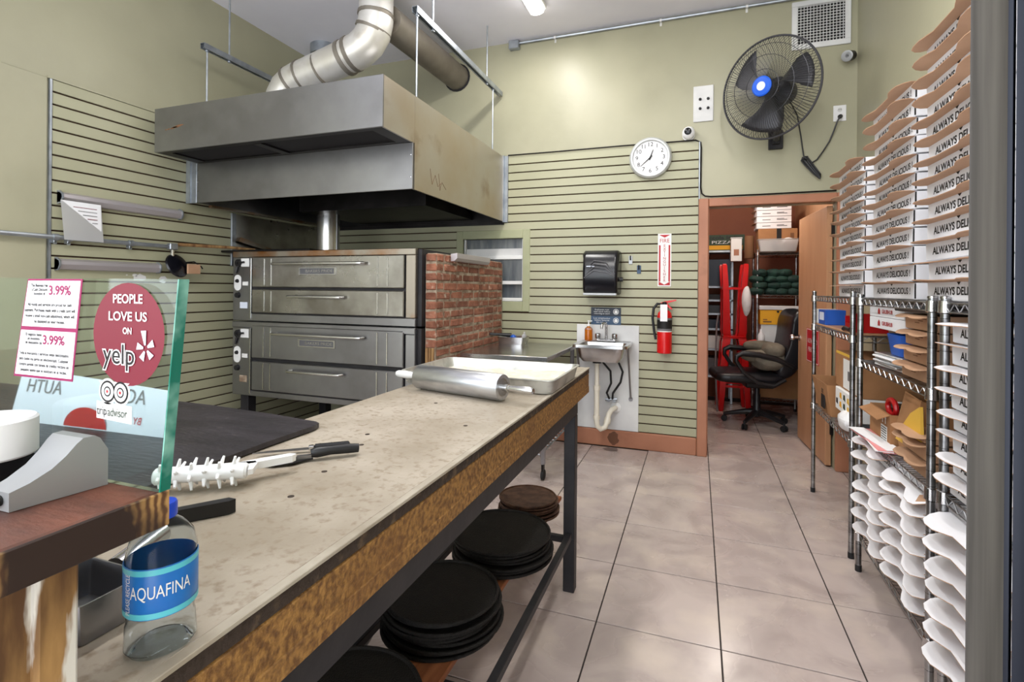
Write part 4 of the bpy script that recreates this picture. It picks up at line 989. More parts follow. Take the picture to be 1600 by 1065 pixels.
child(M().tube([(ex[0] - .02, ex[1] - .01, 1.215), (ex[0] - .055, ex[1] - .02, 1.22), (ex[0] - .085, ex[1] - .02, 1.18), (ex[0] - .092, ex[1] - .02, 1.10), (ex[0] - .08, ex[1] - .02, 1.0), (ex[0] - .066, ex[1] - .025, .93)], .0105, 10), 'hose', 'blackplastic', fe)
child(M().rb(ex[0] - .03, ex[0] + .025, ex[1] - .068, ex[1] - .065, 1.08, 1.215, .001), 'paper_tag', 'paperwhite', fe)
child(M().rb(ex[0] - .02, ex[0] + .02, ex[1] + .058, YB - .0155, 1.0, 1.2, .002), 'wall_bracket', 'darksteel', fe)
# wash hands sign
ws = thing('handwash_sign', 'dark blue employees must wash hands sign above the sink', 'sign', (-.73, yw, 1.03))
child(M().rb(-.858, -.603, yw - .0035, yw - .0005, 1.105, 1.178, .001), 'upper_band', 'navy', ws)
child(M().rb(-.858, -.603, yw - .0035, yw - .0005, 1.03, 1.1045, .001), 'lower_band', 'navy2', ws)
for (z, s1) in ((1.142, 'Employees must\nwash hands before\nreturning to work'), (1.068, 'Los empleados\ndeben lavarse\nlas manos')):
    text(s1, .017, 'white', (-.765, yw - .004, z), X, Zu, ws, width=.14)
    mb = M(); mb.lathe([(.024, 0), (.024, .0006), (.020, .0006), (.020, 0)], (-.645, yw - .0036, z), (0, -1, 0), 16, False)
    mb.prism([(-.012, -.014), (.012, -.014), (.014, .002), (.006, .014), (-.006, .014), (-.014, .002)], lambda a, c: (-.645 + a, yw - .0036, z + c), lambda a, c: (-.645 + a, yw - .0042, z + c))
    child(mb, 'hand_symbol', 'white', ws)
# sink
bp_ = tag(M().rb(-.98, -.452, yw - .008, yw - .0005, .143, 1.03, .002).obj('splashback_board', 'offwhite'), 'white board mounted on the slats behind the sink', 'board')
ys = yw - .0085
sk = thing('hand_sink', 'small wall-mounted stainless hand sink with faucet', 'sink', (-.72, ys - .2, .75))
sx0, sx1, sy0, sy1, sz = -.93, -.50, ys - .42, ys - .0005, .895
g3 = lambda i, r=.04: rrect(sx0 + i, sx1 - i, sy0 + i, sy1 - i, r)
def ins(pts, dy): return [(p[0], p[1] - dy * 0) for p in pts]
loops = [(rrect(sx0 + .07, sx1 - .07, sy0 + .06, sy1 - .12, .04), sz - .135), (rrect(sx0 + .045, sx1 - .045, sy0 + .035, sy1 - .10, .045), sz - .10), (rrect(sx0 + .03, sx1 - .03, sy0 + .025, sy1 - .09, .045), sz - .02),
         (g3(0), sz - .022), (g3(0), sz), (g3(.006), sz + .003), (rrect(sx0 + .035, sx1 - .035, sy0 + .03, sy1 - .095, .04), sz - .006), (rrect(sx0 + .05, sx1 - .05, sy0 + .04, sy1 - .105, .04), sz - .10), (rrect(sx0 + .075, sx1 - .075, sy0 + .065, sy1 - .125, .035), sz - .128)]
child(shell(loops, True, True), 'basin', 'steelbright', sk)
fxm = -.715
fa = child(M().rb(fxm - .085, fxm + .085, sy1 - .085, sy1 - .035, sz + .003, sz + .022, .006), 'faucet_base', 'chrome', sk)
child(M().tube([(fxm, sy1 - .06, sz + .02), (fxm, sy1 - .06, sz + .12), (fxm, sy1 - .07, sz + .145), (fxm - .01, sy1 - .095, sz + .158), (fxm - .02, sy1 - .13, sz + .15), (fxm - .025, sy1 - .15, sz + .125), (fxm - .025, sy1 - .153, sz + .11)], .011, 12), 'spout', 'chrome', sk)
for s1 in (-1, 1): child(M().lathe([(.022, 0), (.025, .01), (.025, .04), (.018, .046), (.001, .047)], (fxm + s1 * .07, sy1 - .06, sz + .022), (0, 0, 1), 16), 'tap_knob', 'chrome', sk)
yp = ys - .2
child(M().lathe([(.036, 0), (.036, .012), (.022, .018), (.022, .03)], (-.765, yp, sz - .165), (0, 0, 1), 18), 'drain', 'darksteel', sk)
child(M().cyl((-.765, yp, .50), (-.765, yp, sz - .16), .0185, n=16), 'tailpiece', 'pvc', sk)
mb = M(); mb.tube([(-.765, yp, .52), (-.765, yp, .26), (-.76, yp, .215), (-.735, yp + .02, .185), (-.705, yp + .05, .195), (-.69, yp + .07, .24), (-.68, yp + .09, .30), (-.66, yp + .12, .33), (-.64, ys - .03, .335), (-.64, ys - .001, .335)], .0215, 14)
child(mb, 'trap_pipe', 'pvc', sk)
for (p, q, r_) in (((-.765, yp, .51), (-.765, yp, .545), .028), ((-.765, yp, .27), (-.765, yp, .30), .028), ((-.692, yp + .066, .225), (-.684, yp + .08, .27), .028)):
    child(M().cyl(p, q, r_, n=16), 'slip_nut', 'pvc', sk)
child(M().lathe([(.045, 0), (.045, .006), (.025, .02)], (-.64, ys - .0005, .335), (0, -1, 0), 18), 'wall_flange', 'white', sk)
child(M().tube([(-.74, sy1 - .06, sz - .005), (-.73, yp + .04, .74), (-.665, yp + .06, .66), (-.66, yp + .07, .56), (-.70, yp + .10, .47), (-.685, ys - .05, .41)], .009, 8).tube([(-.645, sy1 - .06, sz - .005), (-.60, yp + .05, .74), (-.565, yp + .06, .66), (-.585, yp + .08, .57), (-.65, yp + .10, .47), (-.66, ys - .05, .41)], .009, 8), 'supply_hose', 'rubber', sk)
child(M().tube([(-.72, ys - .05, .405), (-.62, ys - .05, .415)], .012, 8).cyl((-.69, ys - .001, .40), (-.69, ys - .06, .40), .014, n=10).cyl((-.645, ys - .001, .40), (-.645, ys - .06, .40), .014, n=10), 'shutoff_valve', 'galv', sk)
for x in (-.93, -.515):
    child(M().tube([(x, sy0 + .2, sz - .03), (x, ys - .012, .42)], .008, 8).cyl((x, ys - .001, .415), (x, ys - .012, .415), .018, n=12), 'support_brace', 'steel', sk)
sb = thing('soap_bottle', 'bottle of orange hand soap at the back of the sink', 'bottle', (-.865, sy1 - .06, sz + .004))
M().lathe([(.03, 0), (.034, .004), (.034, .09), (.028, .105), (.014, .114), (.013, .122)], n=20).obj('bottle_body', 'soap', sb)
M().lathe([(.034, .091), (.0342, .093), (.0285, .106), (.0285, .105)], n=20, caps=False).obj('clear_shoulder', 'clearplastic', sb)
M().lathe([(.014, .12), (.014, .135), (.005, .137), (.005, .16), (.009, .161), (.009, .168)], n=12).rb(-.005, .03, -.005, .005, .160, .168, .002).obj('pump', 'whiteplastic', sb)

# ------------------------------------------------------------------ prep table behind the worktable
pt = thing('prep_table', 'stainless prep table on casters between brick wall and sink', 'table', (-1.28, 3.85, 0))
px0, px1, py0, py1, pz = -1.63, -.965, 3.42, 4.36, .86
child(M().rb(px0, px1, py0, py1, pz - .035, pz, .004), 'table_top', 'steelbright', pt)
for (x, y) in ((px0 + .02, py0 + .02), (px1 - .05, py0 + .02), (px0 + .02, py1 - .05), (px1 - .05, py1 - .05)):
    child(M().rb(x, x + .03, y, y + .03, .11, pz - .036, .003), 'leg', 'steel', pt)
    c_ = child(M().bx(x + .008, x + .022, y - .005, y + .035, .06, .11), 'caster_fork', 'darksteel', pt)
    child(M().lathe([(.03, -.012), (.036, -.009), (.036, .009), (.03, .012)], (x + .015, y + .02, .0362), (1, 0, 0), 16), 'caster_wheel', 'rubber', pt)
child(M().bx(px0 + .02, px1 - .02, py0 + .025, py0 + .045, pz - .09, pz - .037), 'apron', 'plank', pt)
mb = M()
for k in range(12): y = py0 + .05 + k * .075; mb.cyl((px0 + .05, y, .17), (px1 - .06, y, .17), .005, n=6)
for x in (px0 + .05, px1 - .06): mb.cyl((x, py0 + .04, .165), (x, py1 - .05, .165), .007, n=6)
child(mb, 'lower_rack', 'wire', pt)
sm = thing('utensil_pan', 'small steel pan holding utensils on the prep table', 'pan', (-1.48, 4.18, pz + .0005))
g4 = lambda i: rrect(-1.60 + i, -1.36 - i, 4.08 + i, 4.26 - i, .02, 3)
child(shell([(g4(.012), pz + .0005), (g4(.0), pz + .06), (g4(-.006), pz + .061), (g4(.002), pz + .062), (g4(.014), pz + .004)], True, True), 'pan_body', 'steelbright', sm)
ut = thing('black_brush', 'black-handled brush resting on the utensil pan', 'brush', (-1.6, 4.12, pz + .06))
child(M().tube([(-1.66, 4.07, pz + .085), (-1.60, 4.11, pz + .08), (-1.50, 4.17, pz + .07)], [.012, .012, .02], 8), 'handle', 'blackplastic', ut)
tag(M().blob((-1.465, 4.125, pz + .048), (.03, .03, .035), 12, 8).obj('blue_cup', 'blue'), 'small blue plastic cup in the utensil pan', 'cup')
tag(M().lathe([(.02, 0), (.02, .07), (.01, .08), (.008, .1)], (-1.39, 4.17, pz + .005), (.1, 0, 1), 12).obj('shaker', 'frosted'), 'frosted small shaker in the utensil pan', 'shaker')

# ------------------------------------------------------------------ left wall fittings
xw = XL + .0145
def light_rail(label, y0, y1, z):
    t = thing('rail_strip', label, 'rail', (xw, (y0 + y1) / 2, z), 0, 'wall rails')
    child(M().prism([(0, .03), (.012, .032), (.04, .018), (.045, -.002), (.03, -.03), (0, -.034)], lambda a, c: (xw + a, y0, z + c), lambda a, c: (xw + a, y1, z + c)), 'rail', 'rail', t)
    for y in (y0, y1 - .008): child(M().prism([(0, .04), (.02, .04), (.05, .02), (.052, -.01), (.034, -.036), (0, -.04)], lambda a, c: (xw + a, y, z + c), lambda a, c: (xw + a, y + .008, z + c)), 'end_cap', 'galv', t)
    return t
light_rail('long grey rail fixed to the left slat wall holding a paper', 1.975, 2.745, 1.855)
light_rail('short grey rail on the left slat wall just above the glass', 1.965, 2.585, 1.455)
pp = thing('notice_sleeve', 'white printed sheet in a clear sleeve hanging from the grey rail', 'paper', (xw + .05, 2.07, 1.60))
child(M().prism([(1.965, 1.835), (2.185, 1.835), (2.195, 1.60), (1.98, 1.60)], lambda a, c: (xw + .052 + (.01 if c < 1.7 else 0), a, c), lambda a, c: (xw + .053 + (.01 if c < 1.7 else 0), a, c)), 'sleeve', 'frosted', pp, smooth=False)
child(M().add([(xw + .0535, 1.968, 1.834), (xw + .0535, 2.182, 1.834), (xw + .0605, 2.185, 1.665)], [(0, 1, 2), ]), 'sheet', 'paperwhite', pp)
for k in range(5):
    child(M().bx(xw + .0545 + .002 * k, xw + .055 + .002 * k, 2.03 + k * .025, 2.16, 1.80 - k * .022, 1.804 - k * .022), 'print_line', 'yelpred' if k in (0, 3) else 'inkgrey', pp)
xp = XL + .05
cp = thing('wall_pipe', 'thin grey conduit with lamp outlet along the left wall', 'pipe', (xp, 2.0, 1.6))
child(M().tube([(xp, -1.5, 1.612), (xp, 2.66, 1.612)], .014, 10), 'tube', 'galv', cp)
for y in (1.95, 2.02, 2.38): child(M().lathe([(.02, -.014), (.02, .014)], (xp, y, 1.612), (0, 1, 0), 12).rb(XL + .0145, xp, y - .008, y + .008, 1.578, 1.600, .002).lathe([(.009, 0), (.009, .01)], (xp - .01, y, 1.578), (1, 0, 0), 8), 'clamp', 'galv', cp)
child(M().rb(xp - .02, xp + .02, 2.64, 2.70, 1.59, 1.635, .004), 'fitting', 'galv', cp)
wlamp = thing('swivel_lamp', 'black round lamp head with a cardboard tag hanging off the conduit', 'lamp', (xp, 2.68, 1.46))
child(M().cyl((xp, 2.67, 1.51), (xp, 2.67, 1.589), .013, n=10), 'stem', 'chrome', wlamp)
child(M().lathe([(.015, .03), (.04, .028), (.085, .012), (.09, 0), (.08, -.006), (.04, -.02), (.001, -.022)], (xp + .02, 2.69, 1.475), (.85, .1, .35), 28), 'shade', 'blackgloss', wlamp)
child(M().tube([(xp + .05, 2.73, 1.50), (xp + .05, 2.80, 1.51), (xp + .04, 2.87, 1.475), (xp + .04, 2.88, 1.46)], .005, 6), 'lead', 'blackplastic', wlamp)
child(M().rb(xp + .06, xp + .075, 2.735, 2.835, 1.42, 1.49, .002), 'cardboard_tag', 'kraft', wlamp)
pe = thing('pizza_peel', 'dark metal pizza peel with long handle resting on the oven top', 'pizza peel', (xp, 3.0, 1.62))
child(M().tube([(xp - .005, 2.72, 1.632), (xp + .05, 3.12, 1.640), (xp + .09, 3.32, 1.634)], .012, 8), 'handle', 'oldwood', pe)

# ------------------------------------------------------------------ wire racks on the right
RX0, RX1 = .735, 1.075
def shelf_mesh(x0, x1, y0, y1, z, pr=.0125):
    mb = M(); r = .0028
    for zz in (z, z - .028):
        for x in (x0, x1): mb.cyl((x, y0, zz), (x, y1, zz), r, n=5)
        for y in (y0, y1): mb.cyl((x0, y, zz), (x1, y, zz), r, n=5)
    for x in (x0, x1):
        n = max(4, int((y1 - y0) / .032)); mb.tube([(x, y0 + (y1 - y0) * i / n, z - (.028 if i % 2 else 0)) for i in range(n + 1)], r * .8, 4)
    for y in (y0, y1):
        n = max(4, int((x1 - x0) / .032)); mb.tube([(x0 + (x1 - x0) * i / n, y, z - (.028 if i % 2 else 0)) for i in range(n + 1)], r * .8, 4)
    n = int((y1 - y0) / .025)
    for i in range(1, n): y = y0 + (y1 - y0) * i / n; mb.cyl((x0, y, z + .003), (x1, y, z + .003), .0018, n=4)
    for i in range(1, 4): x = x0 + (x1 - x0) * i / 4; mb.cyl((x, y0, z - .002), (x, y1, z - .002), r, n=4)
    return mb
def wire_rack(label, x0, x1, y0, y1, zs, top, group):
    t = thing('wire_rack', label, 'shelving', ((x0 + x1) / 2, (y0 + y1) / 2, 0), 0, group)
    for x in (x0, x1):
        for y in (y0, y1):
            p = child(M().cyl((x, y, .02), (x, y, top), .0128, n=12), 'post', 'wire', t)
            mb = M(); z = .08
            while z < top - .02: mb.lathe([(.0129, -.001), (.0133, 0), (.0129, .001)], (x, y, z), (0, 0, 1), 10, False); z += .0508
            child(mb, 'post_rings', 'darksteel', p)['kind'] = 'stuff'
            child(M().lathe([(.010, top), (.0145, top + .001), (.0135, top + .008), (.001, top + .011)], (x, y, 0), (0, 0, 1), 12), 'post_cap', 'chrome', p)
            child(M().cyl((x, y, 0.0005), (x, y, .03), .014, n=10), 'foot', 'rubber', p)
    for z in zs:
        sh = child(shelf_mesh(x0, x1, y0, y1, z), 'shelf', 'wire', t)
        for x in (x0, x1):
            for y in (y0, y1): child(M().lathe([(.0135, -.034), (.0195, -.03), (.0175, .006), (.0135, .008)], (x, y, z), (0, 0, 1), 12), 'collar', 'chrome', sh)
    return t
wire_rack('chrome wire rack nearest the doorway, open at floor level', RX0, RX1, 3.0, 3.90, (1.297, 1.107, .585), 1.325, 'chrome wire racks')
wire_rack('chrome wire rack in the middle, with pizza boxes on its bottom shelf', RX0, RX1, 2.08, 2.875, (1.297, 1.005, .675, .178), 1.31, 'chrome wire racks')
wire_rack('chrome wire rack closest to the camera, beside the metal jamb', RX0, RX1, 1.15, 1.985, (1.297, .70, .178), 1.31, 'chrome wire racks')

# ------------------------------------------------------------------ pizza boxes
BH = .066
def flap_mesh(L, dp, tilt, curl):
    h = L / 2
    o = [(-h, 0), (-h - .006, dp * .30), (-h + .002, dp * .62), (-h + .025, dp * .92), (-h + .055, dp), (-h + .10, dp * .97), (-h + .135, dp * .80), (-h + .16, dp * .66), (h - .16, dp * .66), (h - .135, dp * .80), (h - .10, dp * .97), (h - .055, dp), (h - .025, dp * .92), (h - .002, dp * .62), (h + .006, dp * .30), (h, 0)]
    mb = M(); n = len(o); k = math.tan(tilt)
    zf = lambda d: d * k - curl * (d / dp) ** 2
    top = [(-d, y, .0012 + zf(d)) for y, d in o]; bot = [(-d, y, -.0012 + zf(d)) for y, d in o]
    mb.add(top, [list(range(n))[::-1]])
    mb.cur = 1; mb.add(bot, [list(range(n))])
    mb.add(top + bot, [(i, (i + 1) % n, (i + 1) % n + n, i + n) for i in range(n)])
    return mb
def box_parts(L, D, h=BH, letters='ALWAYS DELICIOUS !', tw=.80, bodym='boxwhite', dp=.058, tilts=(-4, 2, 7), curl=.0, kraft='kraft', th=.034):
    b_ = M().rb(.004, D, -L / 2, L / 2, 0, h - .004, .0015).mesh('box_body', bodym, False)
    pn = M().prism([(-L / 2 + .012, .003), (L / 2 - .004, .003), (L / 2 - .0, h - .005), (-L / 2 + .004, h - .005)], lambda a, c: (0, a, c), lambda a, c: (.004, a, c)).mesh('front_panel', bodym, False)
    sl = M().bx(-.0004, .004, -.022, .022, h - .0052, h - .003)
    sl.add([(-.0006, -.013, h - .006), (-.0006, .013, h - .006), (-.0006, 0, h - .015)], [(0, 2, 1)])
    sg_ = M().bx(.0012, .0045, -L / 2 - .0004, -L / 2 + .006, .004, h - .006).mesh('corner_gap', 'ink', False)
    sl.f = sl.f[-1:] ; sl.mi = sl.mi[-1:]
    sl.add([(-.0006, -.022, h - .0052), (-.0006, .022, h - .0052), (-.0006, .013, h - .006), (-.0006, -.013, h - .006)], [])
    k0 = len(sl.v) - 4; sl.f.append([k0, 9, 8, k0 + 1]); sl.mi.append(0)
    sl = sl.mesh('tuck_slot', 'ink', False)
    fl_ = [flap_mesh(L, dp, R(t), curl).mesh('flap', [bodym, kraft], False) for t in tilts]
    tx = text_mesh(letters, th, 'ink', width=L * tw, bold=.0009) if letters else None
    return b_, pn, (sl, sg_), fl_, tx, h
def pizza_box(parts, x, y, z, label, group, k, name='pizza_box', rz=0.0, cat='box'):
    b_, pn, sl, fl_, tx, h = parts
    t = thing(name, label, cat, (x, y, z), rz, group)
    inst('box_body', b_, t); inst('front_panel', pn, t); inst('tuck_slot', sl[0], t); inst('corner_gap', sl[1], t)
    f = inst('flap', fl_[k % len(fl_)], t, (0, 0, h - .0045))
    if tx is not None:
        o = bpy.data.objects.new('lettering', tx); C.objects.link(o); o.parent = t
        o.matrix_basis = frame((-.0008, -.01, h * .47), (0, -1, 0), (0, 0, 1))
    return t
big = box_parts(.465, .335)
def box_stack(parts, n, x, y, z, where, group, jit=.006, pitch=BH + .001, name='pizza_box', kind='white pizza box'):
    for i in range(n):
        pizza_box(parts, x + rnd.uniform(-jit, jit * .5), y + rnd.uniform(-jit, jit), z + i * pitch, f'{kind}, {from_top(i, n)} of {where}', group, rnd.randint(0, 2), name, R(rnd.uniform(-.7, .7)))
zt = 1.303
box_stack(big, 10, .748, 3.095, zt, 'the shortest top-shelf stack by the doorway', 'pizza boxes in the shortest top stack')
box_stack(big, 12, .748, 2.50, zt, 'the middle top-shelf stack', 'pizza boxes in the middle top stack')
box_stack(big, 13, .748, 1.93, zt, 'the top-shelf stack beside the metal jamb', 'pizza boxes in the near top stack')
low = box_parts(.375, .32, letters='ALWAYS DELICIOUS !', dp=.075, tilts=(-4, 0, -8), curl=.012)
box_stack(low, 7, .765, 2.675, .184, 'the bottom-shelf stack farther from the camera', 'pizza boxes in the far bottom stack')
box_stack(low, 6, .765, 2.285, .184, 'the bottom-shelf stack under the open box', 'pizza boxes in the middle bottom stack')
ob = thing('open_pizza_box', 'half-open white pizza box numbered 305 on the bottom-shelf stack', 'box', (.78, 2.285, .184 + 6 * .067 + .002))
M().bx(0, .30, -.185, .185, 0, .003).bx(0, .003, -.185, .185, .003, .05).bx(.297, .30, -.185, .185, .003, .05).bx(.003, .297, -.185, -.182, .003, .055).bx(.003, .297, .182, .185, .003, .05).obj('tray', 'boxwhite', ob)
M().prism([(0, .052), (.30, .09), (.30, .093), (0, .055)], lambda a, c: (a - .02, -.08, c - .006), lambda a, c: (a - .02, .18, c + .004)).obj('lid', 'boxwhite', ob)
M().bx(.01, .29, -.15, .17, .004, .03).obj('contents', 'carddark', ob)
text('305', .026, 'ink', (.10, -.1855, .028), (1, 0, 0), (0, 0, 1), ob, world=False)
flp = flap_mesh(.37, .085, R(-12), .02).obj('flap', ['boxwhite', 'kraft'], ob); flp.location = (0, 0, .05)
box_stack(big, 8, .748, 1.735, .706, 'the mid-shelf stack beside the metal jamb', 'pizza boxes in the near middle stack')
near = box_parts(.45, .32, dp=.085, tilts=(-4, 0, -8), curl=.012)
box_stack(near, 7, .745, 1.74, .184, 'the bottom-shelf stack beside the metal jamb', 'pizza boxes in the near bottom stack')

# ------------------------------------------------------------------ things on the middle rack
def simple_box(name, label, cat, x0, x1, y0, y1, z0, z1, m, group=None, rz=0):
    o = M().rb(x0, x1, y0, y1, z0, z1, .002).obj(name, m, smooth=False); o.rotation_euler.z = R(rz); return tag(o, label, cat, group)
for k in range(2):
    z = 1.168 + k * .052
    gbx = thing('delivery_box', 'flat white delivery box with red house logo, ' + ('upper' if k else 'lower') + ' of two', 'box', (.9, 2.60, z), 0, 'flat delivery boxes')
    child(M().rb(.765, 1.06, 2.42, 2.845, z, z + .05, .002), 'carton', 'boxwhite', gbx)
    child(M().prism([(2.70, .012), (2.70, .028), (2.715, .040), (2.73, .028), (2.73, .012)], lambda a, c: (.7645, a, z + c), lambda a, c: (.764, a, z + c)), 'house_logo', 'red', gbx)
    text('GRUBHUB', .024, 'red', (.7638, 2.61, z + .024), (0, -1, 0), (0, 0, 1), gbx, width=.13, bold=.0005)
simple_box('storage_crate', 'closed grey carton under the flat delivery boxes', 'box', .93, 1.06, 2.46, 2.84, 1.010, 1.166, 'offwhite')
bbx = thing('blue_bin', 'small open blue plastic bin on the middle shelf', 'bin', (.82, 2.55, 1.07))
g5 = lambda i: rrect(.765 + i, .905 - i, 2.47 + i, 2.62 - i, .01, 2)
child(shell([(g5(.012), 1.068), (g5(0), 1.155), (g5(.003), 1.155), (g5(.014), 1.072)], True, True), 'bin_body', 'blue', bbx)
mb = M()
for k in range(6):
    z = 1.010 + k * .0095; x = rnd.uniform(-.012, .012)
    o = tag(M().rb(.745 + x, .92 + x, 2.44 + x, 2.70 + x, z, z + .0085, .003).obj('foil_pack', 'foil' if k % 2 else 'bagwhite'), f'thin crinkled foil pack, {from_top(k, 6)} of the pile under the blue bin', 'foil pack', 'foil packs')
    o.rotation_euler.z = R(rnd.uniform(-9, 9))
kb = box_parts(.27, .18, h=.06, letters=None, bodym='kraft', dp=.045, tilts=(-6, -2, -9), curl=.006, kraft='kraft')
for i in range(4):
    t = pizza_box(kb, .76 + rnd.uniform(-.006, .006), 2.27 + rnd.uniform(-.006, .006), 1.011 + i * .0605, f'small brown takeout box, {from_top(i, 4)} of the middle-shelf stack', 'brown takeout boxes on the middle shelf', i, 'takeout_box')
    for k in range(3): M().bx(-.001, -.0004, .02 - .03 * k - .02, .07 - .03 * k - .03, .025 + .008 * k, .028 + .008 * k).obj('print_line', 'carddark', t)
tag(M().rb(.745, .93, 2.10, 2.46, 1.256, 1.268, .003).obj('black_tray', 'blackplastic'), 'flat black tray lying on the small brown boxes', 'tray')
simple_box('brown_carton', 'brown carton at the back of the middle shelf near the post', 'box', .96, 1.06, 2.09, 2.42, 1.010, 1.25, 'cardboard')
# lower shelf of the middle rack
cbx = thing('shipping_carton', 'open brown shipping carton with two white arrows and barcode label', 'box', (.84, 2.68, .681))
z = .681
child(M().bx(.765, .768, 2.56, 2.83, z, z + .135).bx(1.0, 1.003, 2.56, 2.83, z, z + .135).bx(.768, 1.0, 2.56, 2.563, z, z + .135).bx(.768, 1.0, 2.827, 2.83, z, z + .135).bx(.768, 1.0, 2.563, 2.827, z, z + .003), 'carton', 'cardboard', cbx)
child(M().prism([(0, 0), (.05, .02), (.05, .024), (0, .003)], lambda a, c: (.768 - a, 2.57, z + .133 - c), lambda a, c: (.768 - a, 2.82, z + .133 - c)), 'flap', 'cardboard', cbx)
for y in (2.62, 2.655):
    child(M().prism([(-.004, 0), (.004, 0), (.004, .022), (.011, .022), (0, .036), (-.011, .022), (-.004, .022)], lambda a, c: (.7645, y + a, z + .085 + c), lambda a, c: (.764, y + a, z + .085 + c)), 'arrow', 'white', cbx)
lb_ = M().bx(.7641, .765, 2.60, 2.675, z + .008, z + .075)
child(lb_, 'label', 'white', cbx)
mb = M()
for k in range(6): mb.bx(.7636, .764, 2.605, 2.67, z + .012 + k * .0105, z + .016 + k * .0105)
child(mb, 'barcode', 'ink', cbx)
tp = thing('tape_dispenser', 'red tape dispenser poking out of the shipping carton', 'tape dispenser', (.84, 2.66, z + .10))
child(M().tube([(.80, 2.66 + .05 * math.cos(a), z + .15 + .032 * math.sin(a)) for a in [2 * PI * k / 18 for k in range(18)]], .011, 8, closed=True), 'ring', 'red', tp)
child(M().rb(.82, .90, 2.70, 2.80, z + .06, z + .145, .008), 'body', 'blackplastic', tp)
pb = thing('paper_bag', 'creased brown paper bag standing on the shelf beside the carton', 'bag', (.86, 2.45, z))
mb = shell([(rrect(.785, .93, 2.36, 2.545, .008, 2), z), (rrect(.78, .93, 2.355, 2.55, .008, 2), z + .11), (rrect(.80, .915, 2.36, 2.54, .008, 2), z + .22), (rrect(.805, .91, 2.365, 2.535, .006, 2), z + .235)], True, False)
mb.v = [(p[0] + rnd.uniform(-.004, .004), p[1] + rnd.uniform(-.004, .004), p[2] + (rnd.uniform(-.012, .012) if p[2] > z + .2 else 0)) for p in mb.v]
child(mb, 'bag_body', 'cardboard', pb)
mb = M().prism([(2.33, 0.0), (2.46, 0.0), (2.42, .05), (2.33, .13), (2.25, .17), (2.22, .05)], lambda a, c: (.752 + c * .05, a, z + .065 + c), lambda a, c: (.762 + c * .05, a, z + .065 + c))
tag(mb.obj('yellow_envelope', 'yellowpaper', smooth=False), 'crumpled yellow padded envelope leaning on the paper bag', 'envelope')
for i in range(3):
    pizza_box(kb, .752, 2.26 + .012 * i, z + i * .0605 + .001 if i < 1 else z + i * .0605 + .001, f'small brown takeout box, {from_top(i, 3)} of the lower-shelf stack', 'brown takeout boxes on the lower shelf', i, 'takeout_box').scale = (1, .85, .34 if i == 2 else .98)
for k, (m_, a) in enumerate((('pinkpaper', 4), ('paperwhite', -5), ('pinkpaper', -2), ('paperwhite', 7))):
    o = tag(M().rb(.70, .764, 2.46, 2.83, z + .0005 + k * .0035, z + .0036 + k * .0035, .0004).obj('paper_bag_sheet', m_), f'flat {"pink" if m_ == "pinkpaper" else "white"} paper sheet, {from_top(k, 4)} of the pile in front of the carton', 'paper', 'paper sheets'); o.rotation_euler.z = R(a)
# back board on the right wall behind the racks
tag(M().rb(1.086, 1.099, 2.0, 3.0, .6, 1.295, .002).obj('wall_board', 'yellowpaper' if False else 'windowgreen'), 'pale green board on the wall behind the middle rack', 'board')
# things on top rack shelf far unit
tag(M().rb(.745, 1.06, 3.03, 3.95, 1.111, 1.122, .002).obj('shelf_board', 'doortan'), 'tan board lying on the second shelf by the doorway', 'board')
bb = thing('blue_carton', 'small blue and white carton on the tan board', 'box', (.80, 3.86, 1.1225))
child(M().rb(.75, .86, 3.66, 3.85, 1.1225, 1.215, .002), 'carton', 'blue', bb)
child(M().rb(.75, .86, 3.851, 3.93, 1.1225, 1.215, .002), 'white_end', 'white', bb)
child(M().bx(.7493, .75, 3.70, 3.82, 1.15, 1.20), 'print', 'boxside', bb)
rbx = thing('red_carton', 'open red carton on the tan board next to the post', 'box', (.82, 3.12, 1.1225))
child(M().bx(.76, .90, 3.05, 3.053, 1.1225, 1.22).bx(.897, .90, 3.053, 3.25, 1.1225, 1.22).bx(.76, .897, 3.247, 3.25, 1.1225, 1.20).bx(.76, .763, 3.053, 3.247, 1.1225, 1.165).bx(.763, .897, 3.053, 3.247, 1.1225, 1.126), 'carton', 'red', rbx)
tag(M().tube([(.745, 3.22, 1.13), (.74, 3.17, 1.14), (.75, 3.12, 1.132), (.745, 3.08, 1.14), (.755, 3.06, 1.13)], .010, 8).obj('coiled_cable', 'blackplastic'), 'short black coiled cable in front of the red carton', 'cable')
z = .591
oc = thing('open_carton', 'torn open cardboard carton with arrows at the rack end', 'box', (.82, 3.65, z))
child(shell([(rrect(.75, .98, 3.50, 3.84, .003, 1), z), (rrect(.72, 1.0, 3.47, 3.88, .003, 1), z + .19), (rrect(.724, .996, 3.474, 3.876, .003, 1), z + .19), (rrect(.754, .976, 3.504, 3.836, .003, 1), z + .004)], True, True), 'carton', 'cardboard', oc)
for y in (3.60, 3.63): child(M().prism([(-.004, 0), (.004, 0), (.004, .02), (.010, .02), (0, .032), (-.010, .02), (-.004, .02)], lambda a, c: (.7275 - .0, y + a, z + .12 + c), lambda a, c: (.7265, y + a, z + .12 + c)), 'arrow', 'ink', oc)
child(M().bx(.729, .735, 3.575, 3.655, z + .03, z + .11), 'label', 'ink', oc)
lb2 = thing('labelled_carton', 'taped carton with white shipping label on the far rack', 'box', (.84, 3.22, z))
child(M().rb(.77, 1.05, 3.03, 3.48, z + .20, z + .40, .003), 'carton', 'cardboard', lb2)
child(M().bx(.7692, .77, 3.06, 3.32, z + .21, z + .37), 'shipping_label', 'white', lb2)
child(M().bx(.7686, .7692, 3.19, 3.23, z + .26, z + .31).bx(.7686, .7692, 3.08, 3.14, z + .34, z + .35), 'label_print', 'inkgrey', lb2)
